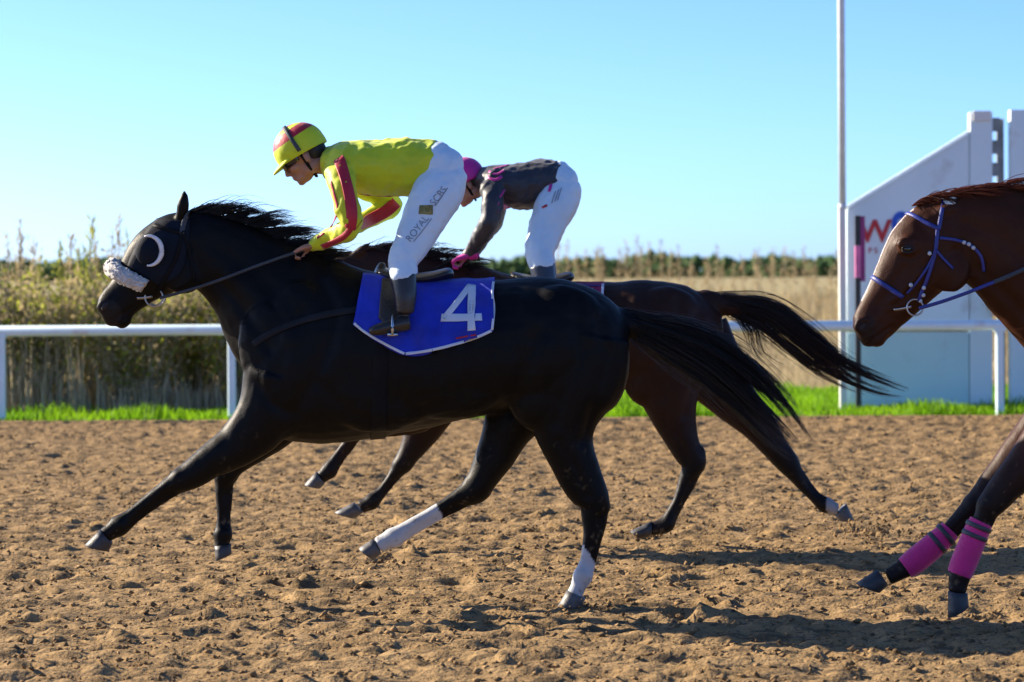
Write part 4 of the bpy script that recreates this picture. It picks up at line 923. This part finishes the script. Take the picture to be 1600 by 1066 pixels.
def rider(label, Y, hc, f, torso, arms, legs, feet, hands, neck, mats, g=1.0, hsc=1.0):
    root = empty('person', P(legs[0][0][0], legs[0][0][1], Y), label, 'person', 'jockeys crouched over their horses')
    f = Vector((f[0], 0, f[1])).normalized(); u = Vector((f.z, 0, -f.x)); 
    if u.z < 0: u = -u
    r_ = Vector((0, 1, 0)); q = hsc; HC = P(hc[0], hc[1], Y); Cn = HC - u * .018 * q
    B = Shape(Y); mb = B.mb; ax = (f, r_, u)
    at = lambda a, b, c_: Cn + f * a * q + r_ * b * q + u * c_ * q
    E = lambda c_, rad: mb.ell(at(*c_), ax, [v * q for v in rad])
    E((0, 0, 0), (.097, .076, .092)); E((.030, 0, -.050), (.064, .060, .072)); E((.050, 0, -.098), (.045, .046, .032)); E((.078, 0, -.113), (.020, .022, .018))
    E((.080, 0, .000), (.018, .052, .013)); E((.096, 0, -.080), (.010, .024, .008)); E((.094, 0, -.091), (.010, .021, .007))
    mb.tube([at(.086, 0, -.008), at(.104, 0, -.032), at(.113, 0, -.052), at(.094, 0, -.060)], [.010 * q, .012 * q, .016 * q, .010 * q], 10)
    for s_ in (-1, 1):
        E((.066, s_ * .044, -.045), (.026, .020, .020)); E((-.004, s_ * .077, -.038), (.019, .009, .030)); E((.106, s_ * .013, -.056), (.010, .009, .007))
        E((.0, s_ * .045, -.085), (.050, .022, .035))
    n0 = at(-.030, 0, -.085); t0 = P(neck[0], neck[1], Y)
    mb.tube([at(-.015, 0, -.04), n0, n0.lerp(t0, .5), t0], [.055 * q, .054 * q, .056 * q, .062 * q], 14)
    B.limb(torso, grow=.84)
    for a in arms: B.limb(a, grow=.80)
    for a in legs: B.limb(a, grow=.84)
    for a in feet: B.limb(a, grow=.80)
    for hx, hy, hl, wd in hands: fist(B, P(hx, hy, Y + hl), wd, .95)
    link('body', B.fuse('body', .0055, 3), M['skin'], root)
    # silks
    wr = lambda a, fr: (lambda p: a * (.55 * noise.noise(Vector((p.x * fr, p.y * fr, p.z * fr * .7))) + .8 * (.45 - abs(noise.noise(Vector(((p.x - p.z * .6) * fr * 1.5, p.y * fr * .8, (p.z + p.x * .5) * fr * .55))))) + .35 * noise.noise(p * fr * 2.6)))
    J = Shape(Y); J.limb(torso[:-1], cap=.6)
    for a in arms: J.limb(a, cap=.5)
    jm = J.fuse('silks', .0075, 5, wr(.013, 11)); link('silks', jm, mats['silk'], root)
    T = Shape(Y); T.limb(torso[-2:], cap=.7)
    for a in legs: T.limb(a[:-2], cap=.75)
    tm = T.fuse('breeches', .0075, 5, wr(.009, 13)); link('breeches', tm, mats['breeches'], root)
    for a, b in zip(legs, feet):
        W = Shape(Y); W.limb([(v[0], v[1], v[2] * 1.04, v[3], v[4] * 1.04 if len(v) > 4 else v[2] * 1.04) for v in a[-3:]]); W.limb(b)
        link('boot', W.fuse('boot', .0065, 4), mats['boot'], root)
    for hx, hy, hl, wd in hands:
        if mats.get('glove'):
            G = Shape(Y); fist(G, P(hx, hy, Y + hl), wd, 1.12); dd = Vector(wd).normalized(); G.mb.tube([P(hx, hy, Y + hl) - dd * .075, P(hx, hy, Y + hl) - dd * .03], [.033, .031], 12); link('glove', G.fuse('glove', .005, 2), mats['glove'], root)
    # helmet
    mb = MB(); rs = []; mis = []; n = 36
    th = np.linspace(3, 104, 27)
    for t in th:
        rs.append([HC + f * (.122 * q * math.sin(R(t)) * math.cos(a)) + r_ * (.101 * q * math.sin(R(t)) * math.sin(a)) + u * (.112 * q * math.cos(R(t)) - (.020 * q * (1 - math.cos(a)) / 2 if t > 85 else 0)) for a in np.linspace(0, 2 * math.pi, n + 1)[:-1]])
    inner = [[HC + (p - HC) * .93 for p in r0] for r0 in rs[::-1]]
    mb.rings(rs + inner[:-1])
    band = lambda t: 1 if mats['bands'] and any(a <= t < b for a, b in mats['bands']) else 0
    mb.mi = [band(th[min(k // n, 25)]) if k // n < 26 else 0 for k in range(len(mb.f))]
    hel = mb.build('helmet', mats['helmet'], root, fix=False)
    mb = MB(); top = []; bot = []
    for i in range(15):
        a = R(-62 + 124 * i / 14); c_ = HC + u * (-.014 * q); e = .048 * q * math.cos(a * 1.45)
        p0 = c_ + f * (.118 * q * math.cos(a)) + r_ * (.098 * q * math.sin(a)); p1 = c_ + f * (.118 * q * math.cos(a) + e) + r_ * (.099 * q * math.sin(a)) - u * (.020 * q * math.cos(a))
        top.append([p0 + u * .004, p1 + u * .003, p1 - u * .003, p0 - u * .004])
    mb.rings(top); mb.build('peak', mats['peak'], hel)
    # goggles, strap, hair, scarf
    mb = MB(); rs = []
    for i in range(19):
        a = R(-78 + 156 * i / 18); o_ = Cn + f * (.100 * q * math.cos(a) + .006) + r_ * (.082 * q * math.sin(a)) + u * (-.014 * q); w_ = .026 * q * (1 - .25 * abs(math.sin(a)) - .35 * math.exp(-(a * 7) ** 2)); nd = (f * math.cos(a) + r_ * math.sin(a))
        rs.append([o_ + u * w_, o_ - u * w_, o_ - u * w_ * .9 + nd * .010, o_ + u * w_ * .9 + nd * .010])
    mb.rings(rs); mb.build('goggles', M['lens'], root)
    mb = MB(); rs = []
    for s_ in (1,):
        for i in range(25):
            a = R(100 - 200 * i / 24); o_ = HC + r_ * (.1045 * q * math.sin(a)) + u * (.1155 * q * math.cos(a)) + f * (.004 * q); nd = (r_ * math.sin(a) + u * math.cos(a)); rs.append([o_ - f * .009, o_ + f * .009, o_ + f * .009 + nd * .004, o_ - f * .009 + nd * .004])
    mb.rings(rs); mb.build('goggle_strap', M['strapgrey'], hel)
    mb = MB(); pts = [at(.010, s_ * b, c_) for s_, b, c_ in ((-1, .080, -.005), (-1, .078, -.045), (-1, .062, -.095), (-1, .025, -.130), (1, .025, -.130), (1, .062, -.095), (1, .078, -.045), (1, .080, -.005))]
    mb.tube(pts, .007, 6); mb.build('chin_strap', M['strapblack'], hel)
    mb = MB(); mb.ell(at(-.045, 0, -.028), ax, (.058 * q, .078 * q, .060 * q)); mb.build('hair', M['darkhair'], root)
    mb = MB(); m_ = n0.lerp(t0, .55); d = (t0 - n0).normalized(); mb.tube([m_ - d * .022, m_, m_ + d * .028], [.058 * q, .066 * q, .062 * q], 16); mb.build('scarf', mats['scarf'], root)
    return root, Skin(Y, jm), Skin(Y, tm), jm

def mir(st): return [(a[0], a[1], a[2], -a[3], a[4]) for a in st]
# ---- rider in yellow and red
T1 = [(512, 252, 22, 0, 40), (528, 256, 33, 0, 62), (560, 260, 41, 0, 66), (600, 262, 44, 0, 60), (645, 261, 45, 0, 54), (676, 259, 40, 0, 54), (698, 268, 35, 0, 56)]
near_arm = [(528, 262, 23, -.150, 22), (534, 288, 21.5, -.205, 21), (541, 320, 19.5, -.240, 18), (548, 346, 18.5, -.250, 16.5), (541, 361, 17, -.225, 16), (517, 371, 14.5, -.160, 14), (498, 379, 12, -.112, 12), (486, 384, 9, -.098, 9)]
far_arm = [(532, 262, 23, .150, 22), (562, 285, 21, .215, 20), (596, 306, 18, .265, 17), (612, 318, 17, .275, 16), (597, 331, 16, .255, 15), (560, 350, 14, .19, 14), (528, 366, 12, .125, 12), (510, 374, 9, .105, 9)]
near_leg = [(698, 272, 31, -.085, 30), (684, 298, 37.5, -.125, 34), (660, 345, 32, -.185, 28), (640, 385, 26, -.245, 23), (629, 408, 22, -.285, 20), (629, 430, 20, -.318, 18), (633, 462, 17, -.342, 16), (633, 490, 13, -.352, 12)]
far_leg = [(a[0] + 4, a[1], a[2], -a[3], a[4]) for a in near_leg]
def foot(x, y, l, k=1.0): return [(x + 8 * k, y + 16 * k, 11 * k, l, 11 * k), (x - 4 * k, y + 18 * k, 12.5 * k, l, 13 * k), (x - 26 * k, y + 23 * k, 11 * k, l * 1.02, 14.5 * k), (x - 46 * k, y + 28 * k, 8.5 * k, l * 1.04, 13.5 * k), (x - 56 * k, y + 30 * k, 5 * k, l * 1.05, 9 * k)]
p1, s1, t1, j1 = rider('jockey in yellow and red silks with hooped helmet, crouched on the leading horse', 12.5, (468, 231), (-.80, -.55), T1, [near_arm, far_arm], [near_leg, far_leg],
    [foot(633, 488, -.352), foot(637, 488, .352)], [(479, 387, -.095, (-1, 0, -.25)), (503, 379, .10, (-1, 0, -.3))], (524, 254),
    dict(silk=M['yellow'], breeches=M['breeches'], boot=M['boot'], helmet=[M['yellow'], M['red']], bands=((3, 22), (35, 64)), peak=M['yellow'], scarf=M['strapgrey'], glove=None))
silk = [o for o in p1.children if o.name.startswith('silks')][0]; bre = [o for o in p1.children if o.name.startswith('breeches')][0]
one(s1, 'sleeve_stripe', M['red'], silk, [(529, 247), (537, 270), (546, 305), (550, 338), (547, 358)], 18, off=.001, th=.0025, smooth=6)
one(s1, 'sleeve_stripe', M['red'], silk, [(549, 356), (538, 370), (520, 379), (504, 386)], 10, off=.001, th=.0025, smooth=6)
one(s1, 'sleeve_stripe', M['red'], silk, [(517, 284), (523, 305), (529, 330), (526, 346), (510, 362), (496, 372)], 4.5, off=.0015, th=.0025, smooth=6)
one(s1, 'sleeve_stripe', M['red'], silk, [(619, 316), (604, 330), (580, 343), (560, 352)], 20, off=.0005, th=.0025, smooth=6)
one(s1, 'hem', M['red'], silk, [(562, 303), (590, 306), (625, 306)], 4, off=.001, th=.002, smooth=4)
def print_text(body, c, ang, size, skin, m, parent):
    cu = bpy.data.curves.new('print', 'FONT'); cu.body = body; cu.size = size; cu.align_x = 'CENTER'; cu.align_y = 'CENTER'
    o = bpy.data.objects.new('tmp', cu); C.objects.link(o); dg = bpy.context.evaluated_depsgraph_get(); me = bpy.data.meshes.new_from_object(o.evaluated_get(dg)); bpy.data.objects.remove(o)
    a = R(ang)
    for v in me.vertices:
        x, y = v.co.x, v.co.y; p, n_ = skin.hit(c[0] + x * math.cos(a) + y * -math.sin(a) * 1, c[1] - x * math.sin(a) - y * math.cos(a)); v.co = p + n_ * .004
    me.name = 'lettering'; return link('lettering', me, m, parent, smooth=False)
print_text('ROYAL', (652, 358), 52, 15, t1, M['ink'], bre); print_text('SCBS', (685, 307), 52, 15, t1, M['ink'], bre)
one(t1, 'underline', M['ink'], bre, [(646, 378), (662, 358), (674, 342)], 1.3, off=.003, th=.001); one(t1, 'underline', M['ink'], bre, [(680, 322), (690, 308), (699, 294)], 1.3, off=.003, th=.001)
one(t1, 'emblem', M['olive'], bre, [(655, 328), (665, 328), (676, 328)], 15, off=.003, th=.001)

# ---- rider in dark silks
T2 = [(752, 278, 18, 0, 34), (766, 283, 26, 0, 52), (792, 290, 33, 0, 55), (822, 290, 37, 0, 50), (850, 285, 36, 0, 46), (868, 284, 33, 0, 46), (880, 290, 29, 0, 47)]
na = [(768, 288, 19, -.150, 18), (770, 310, 18, -.200, 17), (768, 335, 16, -.230, 15), (762, 352, 15, -.230, 14), (753, 366, 13.5, -.19, 13), (743, 380, 12, -.15, 12), (736, 391, 10, -.115, 10), (729, 400, 8, -.10, 8)]
fa = [(a[0] + 6, a[1], a[2], -a[3], a[4]) for a in na]
nl = [(881, 293, 27, -.085, 27), (869, 317, 31, -.125, 29), (855, 350, 27.5, -.185, 24), (846, 378, 24, -.245, 21), (842, 396, 21.5, -.285, 19), (846, 414, 19, -.318, 17), (852, 445, 16, -.342, 14), (852, 470, 11, -.352, 10)]
fl = [(a[0] + 3, a[1], a[2], -a[3], a[4]) for a in nl]
p2, s2, t2, j2 = rider('jockey in dark silks with magenta helmet and gloves, on the horse behind', 15.3, (724, 277), (-.80, -.5), T2, [na, fa], [nl, fl],
    [foot(852, 468, -.352, .82), foot(855, 468, .352, .82)], [(724, 402, -.10, (-1, 0, -.3)), (728, 402, .10, (-1, 0, -.3))], (762, 282),
    dict(silk=M['navy'], breeches=M['breeches'], boot=M['bootnavy'], helmet=[M['magenta'], M['magenta']], bands=None, peak=M['magenta'], scarf=M['strapblack'], glove=M['magenta']), hsc=.97)
silk = [o for o in p2.children if o.name.startswith('silks')][0]; bre = [o for o in p2.children if o.name.startswith('breeches')][0]
for pts, w_ in ((((762, 276), (772, 283), (784, 276)), 5), (((764, 268), (775, 274), (788, 266)), 4), (((772, 264), (782, 262), (794, 258)), 3), (((778, 318), (788, 323), (796, 323)), 5), (((778, 330), (786, 328), (796, 325)), 5), (((781, 308), (785, 302), (788, 297)), 3)):
    one(s2, 'chevron', M['magenta'], silk, pts, w_, off=.001, th=.0025, smooth=3)
for dx_ in (0, 5, 9): one(t2, 'small_print', M['ink'], bre, [(862 + dx_, 318 - dx_ * .5), (865 + dx_, 308 - dx_ * .5), (868 + dx_, 299 - dx_ * .5)], 1.6, off=.003, th=.001)
one(t2, 'print_band', M['magenta'], bre, [(858, 300), (860, 294), (861, 288)], 5, off=.003, th=.001); one(t2, 'print_band', M['redpaint'], bre, [(847, 325), (851, 323), (855, 321)], 4, off=.003, th=.001)

# ------------------------------------------------------------------ sand thrown up behind the hooves
g = np.random.default_rng(91); pts_ = []
for px, py, Y, n_, sx, sy in ((1345, 822, 15.3, 170, 34, 14), (1375, 835, 15.3, 90, 40, 8), (1020, 836, 15.2, 50, 22, 5), (925, 946, 12.4, 70, 26, 7), (600, 880, 12.6, 26, 22, 9)):
    for i in range(n_):
        p = P(px + g.normal() * sx, py + g.normal() * sy, Y + g.normal() * .10); p.z = max(p.z, .01); pts_.append(tuple(p))
pts_ = np.array(pts_); n = len(pts_); sz = .003 + .008 * g.random(n) ** 2.5
V = base[None] * sz[:, None, None] * (.6 + .8 * g.random((n, 6, 1))) + g.standard_normal((n, 6, 3)) * sz[:, None, None] * .25 + pts_[:, None]
tag(link('flying_sand', mesh_np('flying_sand', V.reshape(-1, 3), (np.arange(n)[:, None, None] * 6 + FO[None]).reshape(-1, 3)), M['clod'], smooth=False), 'small clods of sand thrown up behind the hooves', 'dirt', kind='stuff')
